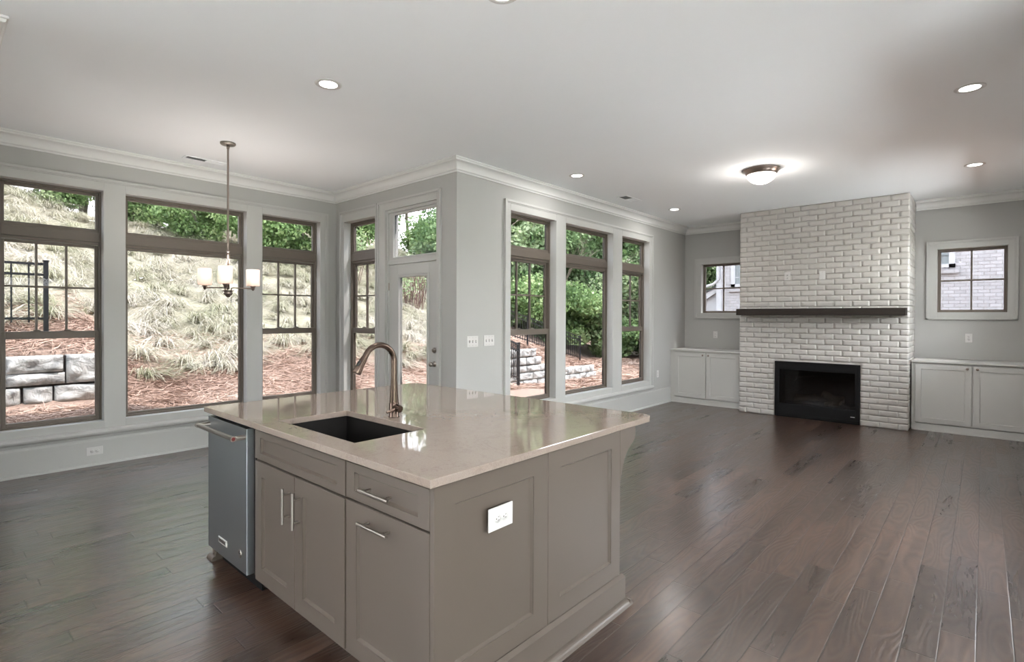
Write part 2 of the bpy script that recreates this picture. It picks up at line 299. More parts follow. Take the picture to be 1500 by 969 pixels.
# ------------------------------------------------------------------ mesh helpers
class MB:
    def __init__(s): s.v = []; s.f = []; s.sm = []
    def add(s, vs, fs, smooth=False):
        k = len(s.v); s.v += [tuple(q) for q in vs]; s.f += [tuple(i+k for i in f) for f in fs]; s.sm += [smooth]*len(fs); return s
    def box(s, x0, x1, y0, y1, z0, z1):
        if x0 > x1: x0, x1 = x1, x0
        if y0 > y1: y0, y1 = y1, y0
        if z0 > z1: z0, z1 = z1, z0
        vs = [(x0,y0,z0),(x1,y0,z0),(x1,y1,z0),(x0,y1,z0),(x0,y0,z1),(x1,y0,z1),(x1,y1,z1),(x0,y1,z1)]
        return s.add(vs, [(0,3,2,1),(4,5,6,7),(0,1,5,4),(1,2,6,5),(2,3,7,6),(3,0,4,7)])
    def tube(s, pts, r, seg=12, cap=True):
        pts = [Vector(p) for p in pts]; rs = r if isinstance(r, (list, tuple)) else [r]*len(pts)
        up = None; rings = []
        for i, p in enumerate(pts):
            d = (pts[min(i+1, len(pts)-1)] - pts[max(i-1, 0)]).normalized()
            if up is None:
                a = Vector((0,0,1)) if abs(d.z) < 0.9 else Vector((1,0,0)); up = d.cross(a).normalized()
            else: up = (up - d*up.dot(d)).normalized()
            w_ = d.cross(up)
            rings.append([p + (up*math.cos(2*PI*k/seg) + w_*math.sin(2*PI*k/seg))*rs[i] for k in range(seg)])
        vs = [q for R in rings for q in R]; fs = []
        for i in range(len(pts)-1):
            for k in range(seg):
                a = i*seg+k; b_ = i*seg+(k+1) % seg; fs.append((a, b_, b_+seg, a+seg))
        s.add(vs, fs, True)
        if cap:
            s.add(rings[0], [tuple(range(seg))[::-1]]); s.add(rings[-1], [tuple(range(seg))])
        return s
    def lathe(s, prof, c=(0,0,0), seg=32, smooth=True, axis='z'):
        """prof: list of (r, h)"""
        vs = []; fs = []
        for r, h in prof:
            for k in range(seg):
                a = 2*PI*k/seg; x, y = r*math.cos(a), r*math.sin(a)
                p = {'z': (x, y, h), 'y': (x, h, y), 'x': (h, x, y)}[axis]
                vs.append((p[0]+c[0], p[1]+c[1], p[2]+c[2]))
        for i in range(len(prof)-1):
            for k in range(seg):
                a = i*seg+k; b_ = i*seg+(k+1) % seg; fs.append((a, b_, b_+seg, a+seg))
        s.add(vs, fs, smooth); return s
    def prism(s, poly, y0, y1):
        """poly: (x, z) outline, extruded along y"""
        n_ = len(poly); vs = [(x, y0, z) for x, z in poly]+[(x, y1, z) for x, z in poly]
        return s.add(vs, [tuple(range(n_)), tuple(range(2*n_-1, n_-1, -1))]+[((i+1) % n_, i, i+n_, (i+1) % n_+n_) for i in range(n_)])
    def build(s, name, mat, parent=None, bevel=0, seg=2, loc=None):
        me = bpy.data.meshes.new(name); me.from_pydata(s.v, [], s.f); me.materials.append(MATS[mat])
        me.polygons.foreach_set('use_smooth', s.sm); me.update()
        import bmesh
        b_ = bmesh.new(); b_.from_mesh(me); bmesh.ops.recalc_face_normals(b_, faces=b_.faces); b_.to_mesh(me); b_.free()
        o = bpy.data.objects.new(name, me); C.objects.link(o)
        if parent: o.parent = parent
        if loc: o.location = loc
        if bevel:
            md = o.modifiers.new('bevel', 'BEVEL'); md.width = bevel; md.segments = seg; md.limit_method = 'ANGLE'; md.angle_limit = math.radians(40)
            md.harden_normals = False
        return o
def tag(o, label=None, cat=None, group=None, kind=None):
    if label: o['label'] = label
    if cat: o['category'] = cat
    if group: o['group'] = group
    if kind: o['kind'] = kind
    return o
def thing(name, label, cat, loc=(0,0,0), rz=0, group=None, kind=None):
    o = bpy.data.objects.new(name, None); C.objects.link(o); o.location = loc; o.rotation_euler = (0,0,rz); o.empty_display_size = 0.1
    return tag(o, label, cat, group, kind)
def struct(name, mb, mat, parent=None, bevel=0):
    o = mb.build(name, mat, parent, bevel)
    if parent is None: o['kind'] = 'structure'
    return o
def quads_object(name, V, mat, tri=False):
    """V: (n,4,3) array -> one mesh of n separate quads"""
    n_ = V.shape[0]; k = V.shape[1]
    me = bpy.data.meshes.new(name); me.vertices.add(n_*k); me.vertices.foreach_set('co', V.reshape(-1).astype(np.float32))
    me.loops.add(n_*k); me.loops.foreach_set('vertex_index', np.arange(n_*k, dtype=np.int32))
    me.polygons.add(n_); me.polygons.foreach_set('loop_start', np.arange(0, n_*k, k, dtype=np.int32)); me.polygons.foreach_set('loop_total', np.full(n_, k, dtype=np.int32))
    me.materials.append(MATS[mat]); me.update(); me.validate()
    o = bpy.data.objects.new(name, me); C.objects.link(o); return o
def strips_object(name, P, hw, side, mat):
    """P: (n,s,3) centre lines, hw: (n,s) half widths, side: (n,3) side dirs -> ribbons, each one island"""
    n_, s_, _ = P.shape
    L = P - side[:,None,:]*hw[:,:,None]; R = P + side[:,None,:]*hw[:,:,None]
    V = np.stack([L, R], 2).reshape(n_*s_*2, 3)
    base = (np.arange(n_)*s_*2)[:,None] + (np.arange(s_-1)*2)[None,:]
    F = np.stack([base, base+1, base+3, base+2], -1).reshape(-1)
    nf = n_*(s_-1)
    me = bpy.data.meshes.new(name); me.vertices.add(len(V)); me.vertices.foreach_set('co', V.reshape(-1).astype(np.float32))
    me.loops.add(nf*4); me.loops.foreach_set('vertex_index', F.astype(np.int32))
    me.polygons.add(nf); me.polygons.foreach_set('loop_start', np.arange(0, nf*4, 4, dtype=np.int32)); me.polygons.foreach_set('loop_total', np.full(nf, 4, dtype=np.int32))
    me.materials.append(MATS[mat]); me.update(); me.validate()
    o = bpy.data.objects.new(name, me); C.objects.link(o); return o
def sweep(path, prof, mb=None):
    """path: plan points, the room on the right-hand side; prof: closed outline (out from wall, z)"""
    mb = mb or MB(); n_ = len(path); pts = []
    def nrm(a, b_):
        d = Vector((b_[0]-a[0], b_[1]-a[1])).normalized(); return Vector((d.y, -d.x))
    for i in range(n_):
        if i == 0: m_ = nrm(path[0], path[1])
        elif i == n_-1: m_ = nrm(path[-2], path[-1])
        else:
            a, b_ = nrm(path[i-1], path[i]), nrm(path[i], path[i+1]); s_ = a+b_; m_ = s_/(1+a.dot(b_)) if (1+a.dot(b_)) > 1e-4 else a
        pts.append([(path[i][0]+m_.x*o_, path[i][1]+m_.y*o_, z) for o_, z in prof])
    k = len(prof); vs = [p for r in pts for p in r]; fs = []
    for i in range(n_-1):
        for j in range(k):
            a = i*k+j; b_ = i*k+(j+1) % k; fs.append((a, b_, b_+k, a+k))
    fs.append(tuple(range(k))); fs.append(tuple(range((n_-1)*k, n_*k))[::-1])
    mb.add(vs, fs); return mb
def board(mb, x0, x1, z0, z1, y0, y1, holes):
    """upright board in the x-z plane with rectangular holes (x0,x1,z0,z1)"""
    xs = sorted({x0, x1, *[min(max(q, x0), x1) for h in holes for q in h[:2]]}); zs = sorted({z0, z1, *[min(max(q, z0), z1) for h in holes for q in h[2:]]})
    for i in range(len(xs)-1):
        j = 0
        while j < len(zs)-1:
            cx = (xs[i]+xs[i+1])/2
            def solid(q): return not any(h[0] < cx < h[1] and h[2] < (zs[q]+zs[q+1])/2 < h[3] for h in holes)
            if not solid(j): j += 1; continue
            k = j
            while k+1 < len(zs)-1 and solid(k+1): k += 1
            mb.box(xs[i], xs[i+1], y0, y1, zs[j], zs[k+1]); j = k+1
    return mb

# ------------------------------------------------------------------ room numbers (metres)
CEIL = 3.06
XA0, YA = 0.20, 6.41        # breakfast nook: left wall x, window wall y
XB, YC, XD = 3.66, 4.04, 9.2145
YR = -0.52                  # right-hand wall of the sitting room
TH = 0.16
A_WINS = [(0.441, 1.181), (1.352, 2.520), (2.692, 3.432)]
C_WINS = [(4.470, 5.334), (5.535, 6.705), (6.955, 7.824)]
WZ0, WZ1 = 0.418, 2.667
B_WIN = (5.460, 6.187)
DOOR = (4.335, 5.278, 2.70)
D_WINS = [(3.030, 3.737), (-0.231, 0.478)]
DZ0, DZ1 = 1.527, 2.390

# floor and ceiling
fl = MB(); fl.box(-4.2, XD+TH, -3.2, YC+TH, -0.12, 0); fl.box(XA0-TH, XB+TH, YC+TH, YA+TH, -0.12, 0)
struct('floor', fl, 'floor_planks')
ce = MB(); ce.box(-4.2, XD+TH, -3.2, YC+TH, CEIL, CEIL+0.2); ce.box(XA0-TH, XB+TH, YC+TH, YA+TH, CEIL, CEIL+0.2)
struct('ceiling', ce, 'ceiling_paint')

# walls. local x runs to the right seen from inside, local y goes into the wall
def wall(name, origin, rz, length, holes, mat='wall_paint', start=0.0):
    mb = MB(); board(mb, start, length, 0, CEIL, 0, TH, holes)
    o = struct(name, mb, mat); o.location = origin; o.rotation_euler = (0, 0, rz); return o
R90 = -PI/2
wall('wall_back_nook', (XA0, YA, 0), 0, XB-XA0+TH, [(a-XA0, b_-XA0, WZ0, WZ1) for a, b_ in A_WINS], start=-TH)
wall('wall_side_door', (XB, YA, 0), R90, YA-YC, [(YA-B_WIN[1], YA-B_WIN[0], WZ0, WZ1), (YA-DOOR[1], YA-DOOR[0], 0, DOOR[2])])
wall('wall_back_sitting', (XB+TH, YC, 0), 0, XD-XB, [(a-XB-TH, b_-XB-TH, WZ0, WZ1) for a, b_ in C_WINS])
wall('wall_far', (XD, YC, 0), R90, YC-YR+TH, [(YC-b_, YC-a, DZ0, DZ1) for a, b_ in D_WINS])
wall('wall_left', (XA0, YC+TH, 0), PI/2, YA-YC-TH, [])
wall('wall_left_kitchen', (-4.2, YC+0.01, 0), 0, 4.2+XA0, [(0.4, 2.6, 0.05, 2.4)])  # unseen opening, added to let more daylight in from the left
wall('wall_right', (XD, YR, 0), PI, XD-3.4, [(0.9, 2.5, 1.3, 2.5), (3.7, 5.2, 0.25, 2.25)])  # openings out of view, added to brighten the sitting room
wall('wall_right_kitchen', (3.4, -3.0, 0), PI, 7.6, [(1.1, 3.4, 0.05, 2.3), (3.8, 7.0, 0.05, 2.4)])  # openings added out of view to feed daylight to the ceiling
wall('wall_front', (-4.0, -3.0, 0), PI/2, 7.0, [])
wk = MB(); wk.box(3.4-TH, 3.4, -3.0, YR-TH, 0, CEIL); struct('wall_side_kitchen', wk, 'wall_paint')

# crown moulding
cr = [(0.0, 2.937), (0.014, 2.937), (0.018, 2.950), (0.030, 2.955)]
for k in range(9):
    a = k/8*PI/2; cr.append((0.034+0.064*(1-math.cos(a)), 2.960+0.066*math.sin(a)))
cr += [(0.104, 3.030), (0.108, 3.044), (0.116, 3.048), (0.116, CEIL), (0.0, CEIL)]
struct('trim_1', sweep([(-4.0, YC+0.01), (XA0, YC+0.01), (XA0, YA), (XB, YA), (XB, YC), (XD, YC), (XD, 2.82)], cr), 'crown_paint')
struct('trim_2', sweep([(XD, 0.705), (XD, YR), (3.4, YR)], cr), 'crown_paint')
# baseboards with a bead on top and a shoe
bb = [(0, 0), (0.034, 0), (0.034, 0.008), (0.030, 0.018), (0.019, 0.022), (0.016, 0.024), (0.016, 0.232), (0.013, 0.240), (0.007, 0.246), (0.005, 0.255), (0, 0.255)]
struct('baseboard_left', sweep([(XA0, YC+0.02), (XA0, YA), (XB, YA), (XB, 5.415)], bb), 'trim_paint')
struct('baseboard_back', sweep([(XB, 4.272), (XB, YC), (8.625, YC)], bb), 'trim_paint')
struct('baseboard_right', sweep([(8.6, YR), (3.4, YR)], bb), 'trim_paint')

# casings round the openings: a flat board with a raised outer band, and jamb liners
TRIM_N = [2]
def casing(origin, rz, x0, x1, z0, z1, holes, bottom=True, extra=()):
    TRIM_N[0] += 1
    mb = MB(); board(mb, x0+0.02, x1-0.02, z0+(0.02 if bottom else 0), z1-0.02, -0.018, 0.001, holes)
    t, d = 0.026, 0.032
    mb.box(x0, x0+t, -d, 0, z0, z1); mb.box(x1-t, x1, -d, 0, z0, z1); mb.box(x0+t, x1-t, -d, 0, z1-t, z1)
    for a, b_, c_, e_ in ((x0+t, x0+t+0.012, z0, z1-t), (x1-t-0.012, x1-t, z0, z1-t)): mb.box(a, b_, -0.024, 0, c_, e_)
    mb.box(x0+t, x1-t, -0.024, 0, z1-t-0.012, z1-t)
    if bottom:
        # rounded nosing along the bottom
        prof = [(0.0, z0-0.012), (0.016, z0-0.012), (0.018, z0), (0.034, z0+0.006), (0.046, z0+0.018), (0.050, z0+0.034), (0.046, z0+0.050), (0.034, z0+0.060), (0.018, z0+0.064), (0.0, z0+0.064)]
        n_ = len(prof); vs = [(x0-0.004, -o_, z) for o_, z in prof]+[(x1+0.004, -o_, z) for o_, z in prof]
        mb.add(vs, [tuple(range(n_)), tuple(range(2*n_-1, n_-1, -1))]+[(i, (i+1) % n_, (i+1) % n_+n_, i+n_) for i in range(n_)])
    for e in extra: mb.box(*e)
    J = 0.012
    for h in holes:
        a, b_, c_, e_ = h
        mb.box(a-0.001, a+J*0.3, -0.018, 0.085, c_, e_); mb.box(b_-J*0.3, b_+0.001, -0.018, 0.085, c_, e_)
        mb.box(a, b_, -0.018, 0.085, e_-J*0.3, e_+0.001)
        if c_ > 0.01: mb.box(a, b_, -0.018, 0.085, c_-0.001, c_+J*0.3)
    o = struct('trim_%d' % TRIM_N[0], mb, 'trim_paint', bevel=0.002); o.location = origin; o.rotation_euler = (0, 0, rz); return o
casing((0, YA, 0), 0, 0.331, 3.534, 0.285, 2.780, [(a, b_, WZ0, WZ1) for a, b_ in A_WINS])
casing((0, YC, 0), 0, 4.372, 7.945, 0.285, 2.782, [(a, b_, WZ0, WZ1) for a, b_ in C_WINS])
casing((XB, 0, 0), R90, -6.285, -5.435, 0.285, 2.802, [(-B_WIN[1], -B_WIN[0], WZ0, WZ1)])
casing((XB, 0, 0), R90, -5.418, -4.276, 0.0, 2.805, [(-DOOR[1], -DOOR[0], 0, DOOR[2])], bottom=False)
for a, b_ in D_WINS:
    casing((XD, 0, 0), R90, -b_-0.112, -a+0.094, DZ0-0.095, DZ1+0.100, [(-b_, -a, DZ0, DZ1)], bottom=False, extra=[(-b_-0.112, -a+0.094, -0.032, 0, DZ0-0.095, DZ0-0.071)])

# ------------------------------------------------------------------ windows
WN = [0]
def window(origin, rz, wd, ht, muntins=None, transom=True, single=False, muntin_x=None):
    """local origin: lower left corner of the opening on the wall face; y into the wall"""
    WN[0] += 1
    root = thing('window_%d' % WN[0], None, None, origin, rz, kind='structure')
    y0, y1 = 0.080, 0.150
    f = MB(); F = 0.022
    f.box(0, F, y0, y1, 0, ht); f.box(wd-F, wd, y0, y1, 0, ht); f.box(F, wd-F, y0, y1, ht-F, ht); f.box(F, wd-F, y0, y1+0.03, 0, F)
    gz = None
    def pane(x0, x1, z0, z1, y, nm='glass_pane'):
        p = MB(); p.box(x0, x1, y, y+0.004, z0, z1); return p.build(nm, 'window_glass', root)
    def sash(nm, x0, x1, z0, z1, ya, yb, st, rb, rt):
        s = MB(); s.box(x0, x0+st, ya, yb, z0, z1); s.box(x1-st, x1, ya, yb, z0, z1); s.box(x0+st, x1-st, ya, yb, z0, z0+rb); s.box(x0+st, x1-st, ya, yb, z1-rt, z1)
        o = s.build(nm, 'window_brown', root, bevel=0.003); return o
    top = ht
    if transom:
        m0, m1 = 2.138-WZ0, 2.283-WZ0     # the band between transom and lower window
        f.box(F, wd-F, y0-0.004, y1, m0+0.028, m1-0.026)
        f.box(F, wd-F, y0+0.012, y1, m0, m1)
        sash('transom_sash', F, wd-F, m1, ht-F, y0+0.02, y0+0.06, 0.024, 0.012, 0.026)
        pane(F+0.024, wd-F-0.024, m1+0.012, ht-F-0.026, y0+0.035)
        top = m0
    f.build('window_frame', 'window_brown', root, bevel=0.003)
    if single:
        sash('sash', F, wd-F, F, top-0.002, y0+0.02, y0+0.06, 0.022, 0.022, 0.024)
        pane(F+0.022, wd-F-0.022, F+0.022, top-0.026, y0+0.035)
    elif transom:
        mr0, mr1 = 1.233-WZ0, 1.300-WZ0
        sash('lower_sash', F, wd-F, F, mr1, y0+0.006, y0+0.042, 0.030, 0.034, 0.067)
        up = sash('upper_sash', F, wd-F, mr0+0.01, top-0.002, y0+0.045, y0+0.078, 0.026, 0.05, 0.026)
        pane(F+0.030, wd-F-0.030, F+0.034, mr0, y0+0.022)
        gx0, gx1, z0, z1 = F+0.026, wd-F-0.026, mr1, top-0.028
        pane(gx0, gx1, z0-0.03, z1, y0+0.060)
        mm = MB(); mx = muntin_x or [gx0+(gx1-gx0)*k/3 for k in (1, 2)]
        for x in mx: mm.box(x-0.009, x+0.009, y0+0.048, y0+0.074, z0-0.01, z1)
        zz = 1.714-WZ0; mm.box(gx0, gx1, y0+0.049, y0+0.073, zz-0.009, zz+0.009)
        mm.build('muntins', 'window_brown', root)
        for x in mx:
            k = MB(); k.box(x-0.045, x+0.045, y0+0.010, y0+0.036, mr1, mr1+0.006); k.box(x-0.022, x+0.022, y0+0.012, y0+0.034, mr1+0.006, mr1+0.016)
            k.build('sash_lock', 'window_brown', root, bevel=0.003)
    else:
        sash('sash', F*0.6, wd-F*0.6, F*0.6, ht-F*0.6, y0+0.01, y0+0.05, 0.026, 0.026, 0.026)
        g = F*0.6+0.026
        pane(g, wd-g, g, ht-g, y0+0.03)
        mm = MB(); mm.box(wd/2-0.010, wd/2+0.010, y0+0.016, y0+0.044, g, ht-g); mm.box(g, wd-g, y0+0.017, y0+0.043, ht/2-0.010, ht/2+0.010)
        mm.build('muntins', 'window_brown', root)
    return root
for i, (a, b_) in enumerate(A_WINS): window((a, YA, WZ0), 0, b_-a, WZ1-WZ0, single=(i == 1))
window((XB, B_WIN[1], WZ0), R90, B_WIN[1]-B_WIN[0], WZ1-WZ0, muntin_x=[6.187-5.885, 6.187-5.650])
for i, (a, b_) in enumerate(C_WINS):
    mx = [4.749-a, 4.995-a] if i == 0 else ([7.201-a, 7.480-a] if i == 2 else None)
    window((a, YC, WZ0), 0, b_-a, WZ1-WZ0, single=(i == 1), muntin_x=mx)
for a, b_ in D_WINS: window((XD, b_, DZ0), R90, b_-a, DZ1-DZ0, transom=False)

# ------------------------------------------------------------------ the glazed door with its transom light
def door():
    # local x = -(world y), so x grows to the right on screen
    root = thing('door_1', None, None, (XB, 0, 0), R90, kind='structure')
    a, b_ = -5.251, -4.362; z1 = 2.052; yd = 0.030
    fr = MB()   # jambs, head and mullion bar
    fr.box(-DOOR[1], a-0.004, 0.012, 0.16, 0, DOOR[2]); fr.box(b_+0.004, -DOOR[0], 0.012, 0.16, 0, DOOR[2])
    fr.box(a-0.004, b_+0.004, 0.012, 0.16, z1+0.004, 2.105); fr.box(a-0.004, b_+0.004, 0.012, 0.16, 2.665, DOOR[2])
    fr.build('door_frame', 'trim_paint', root, bevel=0.003)
    gx0, gx1, gz0, gz1 = -5.165, -4.388, 2.142, 2.636
    tf = MB(); board(tf, a-0.004, b_+0.004, 2.105, 2.665, 0.03, 0.07, [(gx0, gx1, gz0, gz1)])
    for (p, q, r, s) in ((gx0-0.016, gx0, gz0-0.016, gz1+0.016), (gx1, gx1+0.016, gz0-0.016, gz1+0.016)): tf.box(p, q, 0.020, 0.03, r, s)
    tf.box(gx0, gx1, 0.020, 0.03, gz0-0.016, gz0); tf.box(gx0, gx1, 0.020, 0.03, gz1, gz1+0.016)
    tf.build('transom_frame', 'trim_paint', root, bevel=0.003)
    g = MB(); g.box(gx0, gx1, 0.045, 0.049, gz0, gz1); g.build('transom_glass', 'window_glass', root)
    lx0, lx1, lz0, lz1 = -5.060, -4.545, 0.26, 1.900
    d = MB(); board(d, a, b_, 0.012, z1, yd, yd+0.044, [(lx0-0.03, lx1+0.03, lz0-0.03, lz1+0.03)])
    d.build('door_leaf', 'trim_paint', root, bevel=0.002)
    lf = MB()
    for (p, q, r, s) in ((lx0-0.032, lx0, lz0-0.032, lz1+0.032), (lx1, lx1+0.032, lz0-0.032, lz1+0.032), (lx0, lx1, lz0-0.032, lz0), (lx0, lx1, lz1, lz1+0.032)): lf.box(p, q, yd-0.012, yd+0.05, r, s)
    lf.build('glazing_bead', 'trim_paint', root, bevel=0.006)
    g = MB(); g.box(lx0, lx1, yd+0.02, yd+0.024, lz0, lz1); g.build('glass_pane', 'window_glass', root)
    kx = -4.424
    db = MB(); db.lathe([(0.0, yd-0.020), (0.022, yd-0.020), (0.029, yd-0.012), (0.031, yd)], (kx, 0, 1.085), 24, axis='y'); db.box(kx-0.004, kx+0.004, yd-0.034, yd-0.018, 1.085-0.013, 1.085+0.013)
    db.build('deadbolt', 'nickel', root)
    kn = MB(); kn.lathe([(0.031, yd), (0.030, yd-0.008), (0.012, yd-0.012), (0.011, yd-0.030), (0.020, yd-0.036), (0.028, yd-0.048), (0.026, yd-0.062), (0.014, yd-0.070), (0.0, yd-0.071)], (kx, 0, 0.937), 24, axis='y')
    kn.build('door_knob', 'nickel', root)
    for z in (0.25, 1.05, 1.80):
        h = MB(); h.tube([(a-0.004, yd-0.004, z-0.045), (a-0.004, yd-0.004, z+0.045)], 0.006, 8); h.build('hinge', 'bronze_metal', root)
door()

# ------------------------------------------------------------------ kitchen island
IX0, IX1, IY0, IY1 = 1.155, 2.345, 1.362, 3.412
ISL = thing('kitchen_island', 'taupe kitchen island with shaker doors, drawers and panelled end, under the pale stone top', 'kitchen island', (1.75, 2.38, 0))
def loc_(mb, dx, dy, dz=0): mb.v = [(x+dx, y+dy, z+dz) for x, y, z in mb.v]; return mb
def isl(mb, name, mat='cabinet_taupe', parent=None, bevel=0.0, relabel=None):
    loc_(mb, -1.75, -2.38); o = mb.build(name, mat, parent or ISL, bevel)
    if relabel: o['label'] = relabel
    return o
def shaker(mb, to3, w_, h_, t=0.020, st=0.075, rec=0.013, ch=0.008, rt=None, rb=None):
    """panel with a sunk field; to3(u, v, n) maps to space, n grows out of the front"""
    rt = st if rt is None else rt; rb = st if rb is None else rb
    o4 = [(0,0),(w_,0),(w_,h_),(0,h_)]; i4 = [(st,rb),(w_-st,rb),(w_-st,h_-rt),(st,h_-rt)]; j4 = [(st+ch,rb+ch),(w_-st-ch,rb+ch),(w_-st-ch,h_-rt-ch),(st+ch,h_-rt-ch)]
    e = 0.002
    o4b = [(u+(e if u == 0 else -e), v+(e if v == 0 else -e)) for u, v in o4]
    vs = [to3(u, v, 0) for u, v in o4b]+[to3(u, v, 0) for u, v in i4]+[to3(u, v, -0.003) for u, v in i4]+[to3(u, v, -rec) for u, v in j4]+[to3(u, v, -e) for u, v in o4]+[to3(u, v, -t) for u, v in o4]
    fs = []
    for i in range(4):
        k = (i+1) % 4
        fs += [(i, k, k+4, i+4), (i+4, k+4, k+8, i+8), (i+8, k+8, k+12, i+12), (i, k, k+16, i+16), (i+16, k+16, k+20, i+20)]
    fs += [(12, 13, 14, 15), (20, 21, 22, 23)]
    mb.add(vs, fs); return mb
FX = 1.135
def front(y_left, y_right, z0, z1, **kw):     # panel facing -x; u runs from y_left down to y_right
    mb = MB(); shaker(mb, lambda u, v, n: (FX - n, y_left-u, z0+v), y_left-y_right, z1-z0, **kw); return mb
# carcass: panels, not a solid block (the sink and the dishwasher stand inside)
ca = MB()
ca.box(IX0, IX1-0.02, 2.783, 2.803, 0.10, 0.884); ca.box(IX0, IX1-0.02, 1.905, 1.925, 0.10, 0.884); ca.box(IX0, IX1-0.02, 1.382, 1.40, 0.10, 0.884)
ca.box(IX1-0.02, IX1, 1.382, IY1-0.036, 0.10, 0.884); ca.box(IX0, IX1-0.02, 1.40, 1.905, 0.10, 0.118); ca.box(IX0, IX1-0.02, 1.925, 2.783, 0.10, 0.118)
ca.box(IX0, IX0+0.02, 1.40, 1.905, 0.705, 0.727); ca.box(IX0, IX0+0.02, 1.925, 2.783, 0.700, 0.727)
ca.box(IX0, IX0+0.02, 1.382, 2.803, 0.868, 0.884)
isl(ca, 'carcass')
tk = MB(); tk.box(IX0+0.065, IX0+0.08, 1.382, 2.803, 0.0, 0.10); isl(tk, 'toe_kick')
fd = front(2.778, 1.917, 0.722, 0.868, st=0.062, rt=0.034, rb=0.034); isl(fd, 'false_drawer_front', bevel=0.0)
def bar_handle(parent, p0, p1, out=Vector((-1, 0, 0)), r=0.006, stand=0.034, nm='bar_handle'):
    p0, p1 = Vector(p0), Vector(p1); d = (p1-p0).normalized(); o = MB()
    o.tube([p0+out*stand, p1+out*stand], r, 12)
    for q in (p0+d*0.030, p1-d*0.030): o.tube([q, q+out*stand], r*0.8, 10)
    return isl(o, nm, 'nickel', parent)
d1 = isl(front(2.778, 2.352, 0.100, 0.711), 'cabinet_door'); bar_handle(d1, (FX, 2.400, 0.49), (FX, 2.400, 0.655))
d2 = isl(front(2.348, 1.922, 0.100, 0.711), 'cabinet_door'); bar_handle(d2, (FX, 2.300, 0.49), (FX, 2.300, 0.655))
d3 = isl(front(1.909, 1.385, 0.724, 0.868, st=0.062, rt=0.034, rb=0.034), 'drawer_front'); bar_handle(d3, (FX, 1.765, 0.790), (FX, 1.575, 0.790))
d4 = isl(front(1.909, 1.385, 0.100, 0.715), 'pull_out_door'); bar_handle(d4, (FX, 1.775, 0.660), (FX, 1.585, 0.660))
def endp(x0, x1, z0, z1, **kw):
    mb = MB(); shaker(mb, lambda u, v, n: (x0+u, IY0-n, z0+v), x1-x0, z1-z0, **kw); return mb
isl(endp(FX+0.001, 1.7545, 0.150, 0.878, st=0.095, rt=0.078, rb=0.084), 'end_panel')
isl(endp(1.7565, 2.346, 0.150, 0.878, st=0.084, rt=0.078, rb=0.084), 'end_panel')
ebx = MB(); ebx.box(FX+0.012, 2.346, IY0+0.001, IY0+0.019, 0.0, 0.15); isl(ebx, 'panel_backing')
bs = MB(); bs.box(1.20, 2.368, IY0-0.020, IY0, 0.0, 0.138)
bs.add([(1.20, IY0-0.020, 0.138), (2.368, IY0-0.020, 0.138), (2.364, IY0-0.002, 0.150), (1.20, IY0-0.002, 0.150), (1.20, IY0, 0.138), (2.368, IY0, 0.138)], [(0,1,2,3), (3,2,5,4)])
bs.box(2.346, 2.368, IY0+0.0005, IY1, 0.0, 0.138); isl(bs, 'base_board')
sh = MB()
def quarter(mb, a, b_, out, r=0.030):
    """quarter-round strip between plan points a and b"""
    a, b_, out = Vector(a), Vector(b_), Vector(out); k = 7; vs = []
    for p in (a, b_):
        vs += [(p.x, p.y, 0.0)]+[(p.x+out.x*r*math.cos(t), p.y+out.y*r*math.cos(t), r*math.sin(t)) for t in [i/(k-1)*PI/2 for i in range(k)]]
    n_ = k+1; mb.add(vs, [tuple(range(n_)), tuple(range(2*n_-1, n_-1, -1))]+[(i, (i+1) % n_, (i+1) % n_+n_, i+n_) for i in range(n_)])
quarter(sh, (1.20, IY0-0.020), (2.396, IY0-0.020), (0, -1)); quarter(sh, (2.368, IY0-0.048), (2.368, IY1), (1, 0))
isl(sh, 'shoe_moulding')
lp = MB(); lp.box(FX+0.02, IX1, IY1-0.034, IY1, 0.0, 0.884); lp.box(FX+0.016, IX1, IY1, IY1+0.012, 0.0, 0.10); isl(lp, 'left_end_panel', bevel=0.002)
ls = MB(); quarter(ls, (FX+0.022, IY1+0.012), (IX1, IY1+0.012), (0, 1), 0.034); quarter(ls, (FX+0.022, IY1-0.034), (FX+0.022, IY1+0.046), (-1, 0), 0.028); isl(ls, 'shoe_moulding')
def corbel(y0):
    p = [(2.346, 0.882), (2.502, 0.882), (2.502, 0.835), (2.498, 0.818), (2.488, 0.804), (2.470, 0.792), (2.448, 0.781), (2.425, 0.765), (2.403, 0.742), (2.385, 0.715), (2.370, 0.684), (2.358, 0.650), (2.346, 0.61)]
    mb = MB(); mb.prism(p, y0, y0+0.045); isl(mb, 'corbel', bevel=0.002)
corbel(IY0); corbel(2.36); corbel(IY1-0.045)

